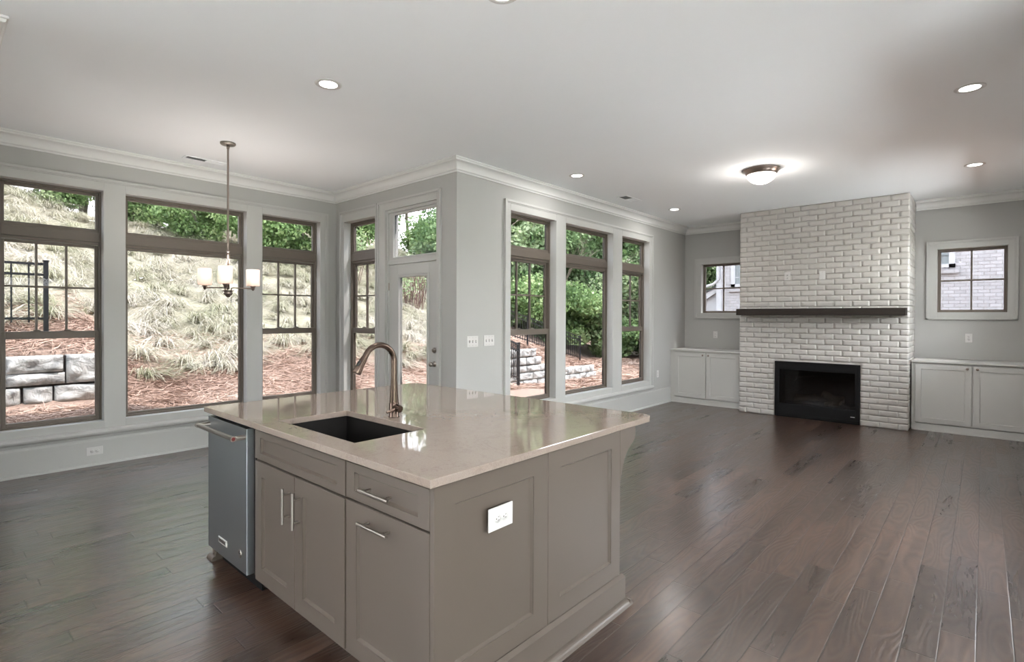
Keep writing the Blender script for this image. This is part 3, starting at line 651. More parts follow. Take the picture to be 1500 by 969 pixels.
# countertop (one slab with a cut-out for the sink)
def countertop():
    X0, X1, Y0, Y1, z0, z1 = 1.105, 2.668, 1.343, 3.425, 0.8845, 0.914
    hx0, hx1, hy0, hy1 = 1.218, 1.602, 1.980, 2.690; r = 0.055
    def arc(cx, cy, a0, a1): return [(cx+r*math.cos(a), cy+r*math.sin(a)) for a in [a0+(a1-a0)*i/8 for i in range(9)]]
    right = [(hx1, Y0)] + arc(X1-r, Y0+r, -PI/2, 0) + arc(X1-r, Y1-r, 0, PI/2) + [(hx1, Y1), (hx1, hy1), (hx1, hy0)]
    left = [(X0, Y0), (hx0, Y0), (hx0, hy0), (hx0, hy1), (hx0, Y1), (X0, Y1)]
    m1 = [(hx0, Y0), (hx1, Y0), (hx1, hy0), (hx0, hy0)]; m2 = [(hx0, hy1), (hx1, hy1), (hx1, Y1), (hx0, Y1)]
    idx = {}; V = []
    def vi(p, z):
        k = (round(p[0], 5), round(p[1], 5), z)
        if k not in idx: idx[k] = len(V); V.append((p[0], p[1], z))
        return idx[k]
    F = []; cnt = {}
    for poly in (right, left, m1, m2):
        F.append([vi(p, z1) for p in poly]); F.append([vi(p, z0) for p in poly][::-1])
        for i in range(len(poly)):
            a, b_ = poly[i], poly[(i+1) % len(poly)]; ka, kb = (round(a[0],5), round(a[1],5)), (round(b_[0],5), round(b_[1],5))
            if ka == kb: continue
            if (kb, ka) in cnt: del cnt[(kb, ka)]
            else: cnt[(ka, kb)] = (a, b_)
    for a, b_ in cnt.values(): F.append([vi(a, z0), vi(b_, z0), vi(b_, z1), vi(a, z1)])
    mb = MB(); mb.add(V, F); o = mb.build('stone_countertop', 'quartz', None, bevel=0.0025, seg=2)
    tag(o, 'pale pinkish beige polished stone countertop on the island, with rounded far corners', 'countertop')
countertop()

# sink
def sink():
    x0, x1, y0, y1, zt, zb = 1.212, 1.608, 1.974, 2.696, 0.8835, 0.66
    r = thing('kitchen_sink', 'black rectangular undermount sink set into the island countertop', 'sink', ((x0+x1)/2, (y0+y1)/2, 0.65))
    cx, cy = (x0+x1)/2, (y0+y1)/2; b = MB(); t = 0.012
    X0, X1, Y0, Y1 = x0-cx, x1-cx, y0-cy, y1-cy; Z = -0.65
    b.box(X0-t, X0, Y0-t, Y1+t, zb+Z, zt+Z); b.box(X1, X1+t, Y0-t, Y1+t, zb+Z, zt+Z); b.box(X0, X1, Y0-t, Y0, zb+Z, zt+Z); b.box(X0, X1, Y1, Y1+t, zb+Z, zt+Z)
    b.box(X0-t, X1+t, Y0-t, Y1+t, zb+Z-t, zb+Z); b.build('basin', 'sink_black', r)
    d = MB(); d.lathe([(0.0, zb+Z+0.001), (0.028, zb+Z+0.001), (0.032, zb+Z+0.005), (0.044, zb+Z+0.005), (0.046, zb+Z)], (0.05, 0, 0), 28); d.build('drain', 'nickel', r)
sink()

# faucet: the neck arches over the sink towards -x, the handle sits on the right-hand side
def faucet():
    r = thing('kitchen_faucet', 'brushed bronze gooseneck pull-down faucet standing behind the island sink', 'faucet', (1.672, 2.336, 0.914))
    b = MB(); b.lathe([(0.0, 0.0), (0.029, 0.0), (0.029, 0.004), (0.0265, 0.008), (0.0265, 0.075), (0.024, 0.080), (0.0, 0.080)], (0, 0, 0), 32)
    b.build('base_collar', 'faucet_metal', r)
    n_ = MB(); pts = [(0, 0, 0.060)]; rad = [0.0255]
    for k in range(1, 9): z = 0.060+0.150*k/8; pts.append((0, 0, z)); rad.append(0.0255-0.0095*(k/8)**0.8)
    R = 0.091; zc = 0.296
    pts.append((0, 0, zc)); rad.append(0.0155)
    for k in range(1, 17):
        a = k/16*math.radians(152); pts.append((-R+R*math.cos(a), 0, zc+R*math.sin(a))); rad.append(0.0152)
    ex = pts[-1]; dv = Vector(pts[-1])-Vector(pts[-2]); dv.normalize()
    pts.append(tuple(Vector(ex)+dv*0.018)); rad.append(0.0150)
    n_.tube(pts, rad, 20); n_.build('gooseneck', 'faucet_metal', r)
    e = Vector(pts[-1]); s = MB()
    s.tube([e, e+dv*0.01, e+dv*0.045, e+dv*0.082, e+dv*0.087], [0.0165, 0.0175, 0.0195, 0.0240, 0.0225], 20)
    sp = s.build('spray_head', 'faucet_metal', r)
    q = e+dv*0.040; side = Vector((dv.z, 0, -dv.x)); side = side if side.x < 0 else -side
    bt = MB(); pq = q+side*0.0165+Vector((0, -0.006, 0)); bt.tube([pq-dv*0.016, pq-dv*0.010, pq+dv*0.010, pq+dv*0.016], [0.004, 0.0085, 0.0085, 0.004], 12)
    bt.build('spray_button', 'dark_rubber', sp)
    h = MB(); h.tube([(0, 0, 0.058), (0, -0.052, 0.048)], [0.021, 0.0195], 20); h.tube([(0, -0.052, 0.048), (0, -0.056, 0.0475)], [0.0195, 0.0165], 20); hb = h.build('handle_body', 'faucet_metal', r)
    l_ = MB(); l_.tube([(-0.004, -0.030, 0.050), (-0.040, -0.026, 0.040), (-0.062, -0.022, 0.034)], [0.010, 0.008, 0.006], 12); l_.build('lever', 'faucet_metal', hb)
faucet()

# dishwasher
def dishwasher():
    r = thing('dishwasher', 'stainless steel dishwasher with a bar handle, built into the left end of the island', 'dishwasher', (1.40, 3.10, 0))
    def P(mb, nm, mat, par=None, bevel=0, label=None):
        loc_(mb, -1.40, -3.10); o = mb.build(nm, mat, par or r, bevel)
        if label: o['label'] = label
        return o
    d = MB(); d.box(1.112, 1.150, 2.826, 3.374, 0.108, 0.866); dr = P(d, 'door_panel', 'stainless', bevel=0.0012)
    t = MB(); t.box(1.152, 1.74, 2.812, 3.372, 0.10, 0.872); P(t, 'tub_body', 'cabinet_inside')
    k = MB(); k.box(1.19, 1.20, 2.826, 3.374, 0.0, 0.098); P(k, 'kick_plate', 'black_steel')
    for y in (2.84, 3.36):
        f = MB(); f.box(1.215, 1.24, y-0.012, y+0.012, 0.0, 0.10); P(f, 'leg', 'black_steel')
    hx, hz = 1.052, 0.822
    h = MB(); h.tube([(hx, 2.850, hz), (hx, 3.350, hz)], 0.0125, 18); hh = P(h, 'bar_handle', 'nickel')
    for y in (2.850, 3.350):
        m = MB(); m.tube([(1.112, y, hz), (hx, y, hz)], [0.013, 0.010], 14); m.box(hx-0.010, 1.112, y-0.010, y+0.010, hz-0.012, hz+0.004); P(m, 'handle_mount', 'nickel', hh, bevel=0.002)
    e = MB(); e.tube([(hx, 2.8495, hz), (hx, 2.838, hz)], [0.0150, 0.0150], 18); ec = P(e, 'handle_end_cap', 'nickel', hh)
    e2 = MB(); e2.tube([(hx, 3.3505, hz), (hx, 3.362, hz)], [0.0150, 0.0150], 18); P(e2, 'handle_end_cap', 'nickel', hh)
    q = MB(); q.tube([(hx, 2.8378, hz), (hx, 2.8365, hz)], [0.009, 0.008], 16); P(q, 'red_badge', 'red_dot', hh, label='dark red round badge')
    b = MB(); b.box(1.107, 1.112, 3.085, 3.205, 0.178, 0.212); bg_ = P(b, 'name_badge', 'plate_white', bevel=0.002)
    b = MB(); b.box(1.1062, 1.1072, 3.098, 3.192, 0.186, 0.204); P(b, 'badge_lettering', 'nickel', bg_)
    s = MB(); s.lathe([(0.0, 1.1105), (0.023, 1.1105), (0.023, 1.112)], (0, 2.915, 0.196), 24, axis='x'); st = P(s, 'round_sticker', 'nickel')
    s = MB(); s.lathe([(0.0, 1.1098), (0.010, 1.1098), (0.010, 1.1106)], (0, 2.915, 0.203), 16, axis='x'); P(s, 'sticker_mark', 'dark_rubber', st)
dishwasher()

# ------------------------------------------------------------------ outlets and switches
def plate(name, label, cat, loc, rz, kind='outlet', horiz=False, gang=1, w_=0.072, h_=0.117):
    """local -y faces the room"""
    r = thing(name, label, cat, loc, rz)
    W_ = w_ + 0.046*(gang-1); H_ = h_
    if horiz: W_, H_ = H_, W_
    p = MB(); p.box(-W_/2, W_/2, -0.006, 0, -H_/2, H_/2); pl = p.build('cover_plate', 'plate_white', r, bevel=0.003, seg=3)
    if kind == 'outlet':
        for s in (-1, 1):
            cx, cz = (s*0.0195, 0) if horiz else (0, s*0.0195)
            f = MB(); f.lathe([(0.0, -0.0085), (0.0155, -0.0085), (0.0168, -0.006)], (cx, 0, cz), 24, axis='y'); rc = f.build('receptacle', 'plate_white', r)
            g = MB()
            for (dx, dz, ww, hh) in ((-0.006, 0.003, 0.0022, 0.008), (0.006, 0.003, 0.0022, 0.0065), (0, -0.008, 0.005, 0.005)):
                if horiz: dx, dz, ww, hh = dz, dx, hh, ww
                g.box(cx+dx-ww/2, cx+dx+ww/2, -0.0090, -0.0083, cz+dz-hh/2, cz+dz+hh/2)
            g.build('slots', 'plate_slot', rc)
    elif kind == 'switch':
        for k in range(gang):
            cx = (k-(gang-1)/2)*0.046
            g = MB(); g.box(cx-0.006, cx+0.006, -0.0066, -0.005, -0.014, 0.014); sl = g.build('switch_slot', 'plate_slot', r)
            up = -1 if not (label.startswith('left') and k == 0) else 1
            t = MB(); t.add([(cx-0.0045, -0.006, -0.009), (cx+0.0045, -0.006, -0.009), (cx+0.0045, -0.006, 0.009), (cx-0.0045, -0.006, 0.009),
                            (cx-0.004, -0.018, up*0.004-0.004), (cx+0.004, -0.018, up*0.004-0.004), (cx+0.004, -0.018, up*0.004+0.004), (cx-0.004, -0.018, up*0.004+0.004)],
                           [(0,1,2,3), (4,5,6,7), (0,1,5,4), (1,2,6,5), (2,3,7,6), (3,0,4,7)]); t.build('toggle', 'plate_white', r)
    for s in (-1, 1):
        if kind == 'outlet': break
        for k in range(gang):
            cx = (k-(gang-1)/2)*0.046
            q = MB(); q.lathe([(0.0, -0.0072), (0.0028, -0.0072), (0.003, -0.006)], (cx, 0, s*0.042), 10, axis='y'); q.build('screw', 'nickel', r)
    return r
plate('power_outlet', 'white horizontal double outlet on the taupe end panel of the island', 'outlet', (1.447, IY0-0.0105, 0.698), 0, horiz=True, w_=0.086, h_=0.133)
plate('power_outlet', 'white horizontal double outlet on the baseboard below the left windows', 'outlet', (1.105, YA-0.0165, 0.142), 0, horiz=True, w_=0.078, h_=0.128)
plate('light_switch', 'left one of two three-toggle white switch plates beside the glazed door corner', 'switch', (3.888, YC, 1.186), 0, 'switch', gang=3, w_=0.070)
plate('light_switch', 'right one of two three-toggle white switch plates, nearer the window casing', 'switch', (4.137, YC, 1.190), 0, 'switch', gang=3, w_=0.070)
plate('power_outlet', 'white upright outlet low on the wall right of the three sitting room windows', 'outlet', (8.155, YC, 0.510), 0)
plate('power_outlet', 'white upright outlet on the wall above the left built-in cabinet', 'outlet', (XD, 3.482, 1.150), R90)
plate('power_outlet', 'white upright outlet on the wall above the right built-in cabinet', 'outlet', (XD, 0.144, 1.189), R90)
plate('power_outlet', 'white outlet on the painted brick above the mantel, left of the blank plate', 'outlet', (8.430, 2.140, 2.055), R90, w_=0.078)
plate('blank_plate', 'white blank cover plate on the painted brick above the mantel', 'cover plate', (8.430, 1.693, 2.048), R90, 'blank', w_=0.078)

# ------------------------------------------------------------------ fireplace of white painted brick
FXF, FY0, FY1 = 8.437, 0.709, 2.816
GY0, GY1, GZ0, GZ1 = 1.234, 2.307, 0.0, 0.815
def fireplace():
    r = thing('brick_fireplace', 'floor to ceiling fireplace breast of white painted brick with rough bricks', 'fireplace', (FXF, (FY0+FY1)/2, 0))
    ox, oy = FXF, (FY0+FY1)/2
    rng = random.Random(4)
    core = MB(); 
    for (a, b_, c_, d_) in ((FY0+0.012, GY0, 0, CEIL-0.001), (GY1, FY1-0.012, 0, CEIL-0.001), (GY0, GY1, GZ1, CEIL-0.001)):
        core.box(0.0015, XD-ox-0.001, a-oy, b_-oy, c_, d_)
    core.build('mortar_core', 'painted_brick', r)
    bk = MB(); ch = 3.06/40; L = 0.2107
    def brick(face, u0, u1, z0, z1):
        nu, nz = max(2, int((u1-u0)/0.024)), 4; g = 0.0024
        u0 += g*rng.uniform(0.5, 1.3); u1 -= g*rng.uniform(0.5, 1.3); z0 += g*rng.uniform(0.5, 1.4); z1 -= g*rng.uniform(0.5, 1.4)
        pr = 0.0025+rng.random()*0.0035; tu, tz = rng.uniform(-0.004, 0.004), rng.uniform(-0.003, 0.003)
        chip = rng.random() < 0.45; cu, cz, cr_ = rng.choice((rng.uniform(u0, u0+0.03), rng.uniform(u1-0.03, u1))), rng.uniform(z0, z1), rng.uniform(0.02, 0.045)
        vs = []
        for j in range(nz+1):
            for i in range(nu+1):
                fu, fz = i/nu, j/nz; edge = i in (0, nu) or j in (0, nz)
                u = u0+(u1-u0)*fu; z = z0+(z1-z0)*fz
                if edge: u += rng.uniform(-1, 1)*0.0012; z += rng.uniform(-1, 1)*0.0016
                h = pr + tu*(fu-0.5) + tz*(fz-0.5) + rng.uniform(-1, 1)*0.0010
                if edge: h -= 0.0022
                if chip:
                    dd = math.hypot(u-cu, z-cz)
                    if dd < cr_: h -= 0.013*(1-dd/cr_)
                h = max(h, -0.0012)
                vs.append((-h, u, z) if face == 'f' else ((u, FY0-oy+0.012-h-0.004, z) if face == 'r' else (u, FY1-oy-0.012+h+0.004, z)))
        fs = [(j*(nu+1)+i, j*(nu+1)+i+1, (j+1)*(nu+1)+i+1, (j+1)*(nu+1)+i) for j in range(nz) for i in range(nu)]
        k = len(vs); ring = [i for i in range(nu+1)]+[(j+1)*(nu+1)-1 for j in range(1, nz+1)]+[nz*(nu+1)+i for i in range(nu-1, -1, -1)]+[j*(nu+1) for j in range(nz-1, 0, -1)]
        back = []
        for q in ring:
            x, y, z = vs[q]; back.append((0.012, y, z) if face == 'f' else ((x, FY0-oy+0.014, z) if face == 'r' else (x, FY1-oy-0.014, z)))
        vs += back; m = len(ring)
        fs += [(ring[i], ring[(i+1) % m], k+(i+1) % m, k+i) for i in range(m)]
        bk.add(vs, fs, True)
    for row in range(40):
        z0 = row*ch; z1 = min(z0+ch, CEIL-0.0015); odd = row % 2
        us = [FY0]; u = FY0 + (L if odd else L/2)
        while u < FY1-0.03: us.append(u+rng.uniform(-0.006, 0.006)); u += L
        us.append(FY1)
        for a, b_ in zip(us[:-1], us[1:]):
            zc = (z0+z1)/2; segs = [(a, b_)]
            if zc < GZ1: segs = [(a, min(b_, GY0)), (max(a, GY1), b_)]
            for p, q in segs:
                if q-p > 0.03:
                    zz1 = z1; zz0 = z0
                    brick('f', p-oy, q-oy, zz0, zz1)
        for face in 'rl':
            us = [0.0]; u = (L/2 if odd else L)
            while u < XD-ox-0.03: us.append(u); u += L
            us.append(XD-ox-0.002)
            for a, b_ in zip(us[:-1], us[1:]): brick(face, a, b_, z0, z1)
    bk.build('brick_facing', 'painted_brick', r)
    # black insert
    f = thing('gas_fireplace_insert', 'black metal gas fireplace insert with a wide glass front at floor level', 'fireplace insert', (FXF, (GY0+GY1)/2, 0), R90)
    hw = (GY1-GY0)/2-0.004; zt = 0.812; zb = 0.024
    # local x right (= -y), local y into the wall
    fr = MB(); board(fr, -hw, hw, zb, zt, -0.010, 0.03, [(-hw+0.045, hw-0.045, 0.185, 0.705)])
    fr.box(-hw, hw, -0.018, -0.010, zt-0.035, zt); fr.box(-hw, hw, -0.016, -0.010, zb, zb+0.030); fr.box(-hw, -hw+0.016, -0.016, -0.010, zb, zt); fr.box(hw-0.016, hw, -0.016, -0.010, zb, zt)
    fr.box(-hw, hw, 0.0, 0.03, 0.001, zb)
    fr.build('insert_frame', 'black_steel', f, bevel=0.002)
    inn = MB(); board(inn, -hw+0.043, hw-0.043, 0.178, 0.712, -0.006, 0.034, [(-hw+0.057, hw-0.057, 0.197, 0.692)]); inn.build('glass_trim', 'black_steel', f)
    bx = MB(); x0, x1 = -hw+0.03, hw-0.03; bx.box(x0, x1, 0.42, 0.43, 0.03, 0.80); bx.box(x0-0.01, x0, 0.03, 0.43, 0.03, 0.80); bx.box(x1, x1+0.01, 0.03, 0.43, 0.03, 0.80); bx.box(x0, x1, 0.03, 0.42, 0.17, 0.185); bx.box(x0, x1, 0.03, 0.42, 0.78, 0.80)
    bx.build('firebox', 'black_steel', f)
    g = MB(); g.box(-hw+0.05, hw-0.05, 0.012, 0.016, 0.19, 0.70); g.build('glass_front', 'firebox_glass', f)
    nb = MB(); nb.box(hw-0.105, hw-0.055, -0.0122, -0.010, 0.095, 0.106); nb.build('name_badge', 'plate_white', f)
    gr = MB()
    for i in range(16): gr.box(-0.40+i*0.05, -0.385+i*0.05, 0.08, 0.34, 0.185, 0.20)
    gr.box(-0.42, 0.40, 0.09, 0.10, 0.19, 0.215); gr.box(-0.42, 0.40, 0.32, 0.33, 0.19, 0.215); gr.build('log_grate', 'black_steel', f)
    em = MB(); rg = random.Random(8)
    for i in range(70):
        x, y = rg.uniform(-0.36, 0.36), rg.uniform(0.10, 0.30); s = rg.uniform(0.010, 0.022); em.box(x-s, x+s, y-s*0.7, y+s*0.8, 0.20, 0.20+s*1.3)
    o = em.build('ember_bed', 'ember', f); o['kind'] = 'stuff'
    def log(label, p0, p1, rad, seed):
        rg2 = random.Random(seed); p0, p1 = Vector(p0), Vector(p1); t = thing('ceramic_log', label, 'gas log', (FXF+p0.y, (GY0+GY1)/2-p0.x, p0.z), R90, group='ceramic logs in the firebox')
        n_ = 12; q0 = Vector((0,0,0)); d = p1-p0
        pts = [d*(i/n_)+Vector((0, rg2.uniform(-1,1)*0.006, rg2.uniform(-1,1)*0.006)) for i in range(n_+1)]; rr = [rad*(0.9+rg2.uniform(0, 0.2)) for _ in pts]
        m = MB(); m.tube(pts, rr, 14, cap=False); m.build('bark', 'log_bark', t)
        dn = d.normalized()
        for e, s in ((pts[0], -1), (pts[-1], 1)):
            m = MB(); m.tube([e-dn*s*0.004, e+dn*s*0.004], [rad*0.93, rad*0.88], 14); m.build('cut_end', 'log_end', t)
    log('longest ceramic log, lying along the back of the firebox', (-0.30, 0.27, 0.270), (0.30, 0.29, 0.285), 0.050, 1)
    log('ceramic log on the left of the firebox with a pale cut end', (-0.285, 0.12, 0.250), (-0.05, 0.24, 0.300), 0.045, 2)
    log('large ceramic log leaning on the right of the firebox', (0.29, 0.13, 0.255), (0.06, 0.20, 0.360), 0.050, 3)
    log('small ceramic log at the front right of the firebox', (0.10, 0.105, 0.235), (0.24, 0.125, 0.235), 0.030, 4)
fireplace()
def mantel():
    y0, y1 = 0.728, 2.792
    r = thing('mantel_shelf', 'long dark stained wooden mantel beam mounted on the white brick', 'mantel', (8.33, (y0+y1)/2, 1.486), R90)
    hw = (y1-y0)/2; m = MB(); m.box(-hw, hw, -0.125, 0.098, 0.0, 0.096); m.build('beam', 'mantel_wood', r, bevel=0.004)
mantel()

# ------------------------------------------------------------------ built-in cabinets beside the fireplace
def builtin(ya, yb, label, toplabel, far_left):
    """ya > yb. local x right = -y"""
    W_ = ya-yb; r = thing('built_in_cabinet', label, 'cabinet', (8.64, ya, 0), R90)
    D_ = XD-8.64-0.002
    b = MB(); b.box(0.002, W_, 0.0, D_, 0.096, 0.872); b.build('cabinet_body', 'cabinet_white', r)
    k = MB(); k.box(0.002, W_, -0.012, D_, 0.0, 0.092); k.box(0.002, W_, -0.024, -0.012, 0.0, 0.016); k.build('base_board', 'cabinet_white', r, bevel=0.003)
    for (p, q) in ((0.002, far_left), (W_-0.05, W_)): st = MB(); st.box(p, q, -0.008, 0, 0.092, 0.872); st.build('stile', 'cabinet_white', r)
    dw = (W_-far_left-0.05)/2-0.012
    for i in (0, 1):
        x0 = far_left+0.004+i*(dw+0.016); m = MB()
        shaker(m, lambda u, v, n, x0=x0: (x0+u, -0.020-n, 0.106+v), dw, 0.752, st=0.062, rec=0.009, ch=0.004); d = m.build('cabinet_door', 'cabinet_white', r)
        kx = x0+dw-0.040 if i == 0 else x0+0.040; kz = 0.822
        q = MB(); q.lathe([(0.006, -0.020), (0.006, -0.030), (0.013, -0.036), (0.0155, -0.043), (0.012, -0.048), (0.0, -0.049)], (kx, 0, kz), 16, axis='y'); q.build('knob', 'bronze_metal', d)
    t = MB(); t.box(0.002, W_, -0.035, D_, 0.880, 0.905); t.box(0.002, W_, -0.020, D_, 0.872, 0.880)
    t.v = [(x, y, z-0.872) for x, y, z in t.v]
    o = t.build('cabinet_top', 'cabinet_white', None, bevel=0.003); o.location = (8.64, ya, 0.872); o.rotation_euler = (0, 0, R90)
    tag(o, toplabel, 'cabinet top')
builtin(YC-0.002, FY1+0.008, 'white two-door built-in cabinet left of the brick fireplace', 'white wooden top on the built-in cabinet left of the fireplace', 0.085)
builtin(FY0-0.010, YR+0.002, 'white two-door built-in cabinet right of the brick fireplace', 'white wooden top on the built-in cabinet right of the fireplace', 0.036)

# ------------------------------------------------------------------ ceiling fittings
def downlight(x, y, label, lamp=True):
    r = thing('recessed_downlight', label, 'downlight', (x, y, CEIL), 0, group='recessed ceiling lights')
    m = MB(); m.lathe([(0.058, -0.001), (0.062, -0.004), (0.080, -0.006), (0.088, -0.003), (0.089, -0.0005)], (0,0,0), 36); m.build('trim_ring', 'plate_white', r)
    m = MB(); m.lathe([(0.0, -0.0025), (0.060, -0.0025)], (0,0,0), 32); m.build('lens', 'downlight_lens', r)
    L = bpy.data.lights.new('downlight_lamp', 'AREA'); L.shape = 'DISK'; L.size = 0.11; L.energy = DOWNLIGHT_W; L.color = (1.0, 0.97, 0.94)
    o = bpy.data.objects.new('downlight_lamp', L); C.objects.link(o); o.parent = r; o.location = (0, 0, -0.008)
downlight(1.885, 3.405, 'recessed ceiling light above the left end of the island, near the hanging light')
downlight(4.974, 3.465, 'recessed ceiling light nearest the corner where the three tall windows begin')
downlight(7.484, 3.449, 'small recessed ceiling light at the far end of the three-window wall')
downlight(4.888, 0.083, 'largest recessed ceiling light on the right, nearer the viewer')
downlight(7.358, 0.080, 'recessed ceiling light on the far right, above the right built-in cabinet side')
downlight(1.93, 1.80, 'recessed ceiling light at the top edge above the island')
for q in ((-1.0, 3.0), (-1.0, 0.5), (1.9, -1.2), (-2.8, -1.2)): downlight(q[0], q[1], 'unseen recessed ceiling light added in the kitchen behind the viewer')  # added out of view, for the light they give
def flush_dome(x, y):
    r = thing('flush_ceiling_light', 'round flush ceiling light with frosted glass bowl and dark metal ring', 'ceiling light', (x, y, CEIL))
    m = MB(); m.lathe([(0.0, 0.0), (0.178, 0.0), (0.183, -0.006), (0.180, -0.014), (0.170, -0.022), (0.166, -0.030), (0.158, -0.046), (0.150, -0.056), (0.138, -0.058), (0.0, -0.058)], (0,0,0), 48); m.build('metal_ring', 'bronze_metal', r)
    m = MB(); pr = [(0.146*math.cos(a), -0.058-0.098*math.sin(a)) for a in [i/14*PI/2 for i in range(15)]]; pr[-1] = (0.0005, pr[-1][1]); m.lathe(pr, (0,0,0), 48); m.build('glass_bowl', 'dome_glass', r)
    L = bpy.data.lights.new('dome_lamp', 'POINT'); L.energy = 5.5; L.shadow_soft_size = 0.05; L.color = (1, .94, .87)
    o = bpy.data.objects.new('dome_lamp', L); C.objects.link(o); o.parent = r; o.location = (0, 0, -0.22)
flush_dome(6.085, 1.812)
def hanging_light(x, y):
    r = thing('hanging_light', 'hanging light with three frosted cylinder shades on a thin bronze rod', 'chandelier', (x, y, 0))
    m = MB(); m.lathe([(0.0, CEIL), (0.066, CEIL), (0.067, CEIL-0.010), (0.060, CEIL-0.019), (0.0, CEIL-0.020)], (0,0,0), 32); cn = m.build('canopy', 'nickel', r)
    for a in (0.9, 0.9+PI):
        s = MB(); s.lathe([(0.0, CEIL-0.028), (0.004, CEIL-0.027), (0.005, CEIL-0.019)], (0.038*math.cos(a), 0.038*math.sin(a), 0), 10); s.build('screw', 'bronze_metal', cn)
    m = MB(); m.tube([(0,0,CEIL-0.018), (0,0,2.03)], 0.0085, 14); m.lathe([(0.0, CEIL-0.020), (0.013, CEIL-0.022), (0.012, CEIL-0.055), (0.0, CEIL-0.058)], (0,0,0), 16); m.build('rod', 'bronze_metal', r)
    m = MB(); m.lathe([(0.0085, 2.060), (0.016, 2.056), (0.016, 2.046), (0.0125, 2.042), (0.0125, 2.030), (0.017, 2.026), (0.017, 2.016), (0.014, 2.010), (0.0135, 1.700), (0.0, 1.698)], (0,0,0), 18); m.build('stem', 'bronze_metal', r)
    m = MB(); m.lathe([(0.0, 1.690), (0.050, 1.688), (0.050, 1.682), (0.036, 1.678), (0.034, 1.668), (0.038, 1.664), (0.036, 1.650), (0.022, 1.640), (0.018, 1.628), (0.0, 1.622)], (0,0,0), 28); m.build('hub', 'bronze_metal', r)
    base = math.atan2(-5.264, -1.904)      # towards the middle of the room
    for k, da in enumerate((-0.09, 2*PI/3-0.09, 4*PI/3-0.09)):
        a = base+da; c_, s_ = math.cos(a), math.sin(a); ex, ey = 0.235*c_, 0.235*s_
        m = MB(); m.tube([(0.028*c_, 0.028*s_, 1.686), (0.030*c_, 0.030*s_, 1.706), (0.045*c_, 0.045*s_, 1.7135), (ex, ey, 1.7135)], 0.006, 10)
        ar = m.build('arm', 'bronze_metal', r)
        m = MB(); m.lathe([(0.0, 1.692), (0.006, 1.694), (0.006, 1.700), (0.014, 1.703), (0.016, 1.722), (0.022, 1.728), (0.026, 1.738), (0.0, 1.739)], (ex, ey, 0), 20); m.build('socket_cup', 'bronze_metal', ar)
        m = MB(); m.lathe([(0.020, 1.7395), (0.056, 1.7395), (0.059, 1.743), (0.059, 1.895), (0.0565, 1.897), (0.054, 1.895), (0.054, 1.746), (0.020, 1.744)], (ex, ey, 0), 32); m.build('glass_shade', 'shade_glass', r)
        Lm = bpy.data.lights.new('shade_lamp', 'POINT'); Lm.energy = 4.5; Lm.shadow_soft_size = 0.028; Lm.color = (1, .93, .86)
        lo = bpy.data.objects.new('shade_lamp', Lm); C.objects.link(lo); lo.parent = r; lo.location = (ex, ey, 1.885)
        m = MB(); m.lathe([(0.0, 1.74), (0.012, 1.742), (0.014, 1.76), (0.026, 1.80), (0.028, 1.82), (0.022, 1.842), (0.0, 1.85)], (ex, ey, 0), 18); m.build('bulb', 'bulb', ar)
emitter('bulb', (1.0, 0.86, 0.74), 4.0)
hanging_light(1.904, 5.264)
def vent(x, y, rz, L_, W_, label):
    r = thing('ceiling_vent', label, 'vent', (x, y, CEIL), rz)
    m = MB(); board(m, -L_/2-0.022, L_/2+0.022, -W_/2-0.022, W_/2+0.022, 0, 0.006, [(-L_/2, L_/2, -W_/2, W_/2)]); m.v = [(a, c_, -b_) for a, b_, c_ in m.v]; m.build('vent_frame', 'ceiling_paint', r)
    m = MB(); m.box(-L_/2, L_/2, -W_/2, W_/2, -0.0015, -0.0005); m.build('dark_duct', 'vent_dark', r)
    m = MB(); n_ = 9
    for i in range(n_):
        yy = -W_/2+W_*(i+0.5)/n_
        for (a, b_, s) in ((-L_/2, -0.003, 1), (0.003, L_/2, -1)):
            m.add([(a, yy-0.004, -0.0055 if s > 0 else -0.002), (b_, yy-0.004, -0.0055 if s > 0 else -0.002), (b_, yy+0.0045, -0.002 if s > 0 else -0.0055), (a, yy+0.0045, -0.002 if s > 0 else -0.0055)], [(0,1,2,3)])
    m.box(-0.004, 0.004, -W_/2, W_/2, -0.006, -0.001); m.build('louvres', 'ceiling_paint', r)
vent(1.965, 6.03, 0, 0.36, 0.085, 'white ceiling vent next to the hanging light, above the left windows')
vent(6.40, 3.60, 0, 0.36, 0.12, 'white ceiling vent between two recessed lights near the three-window wall')

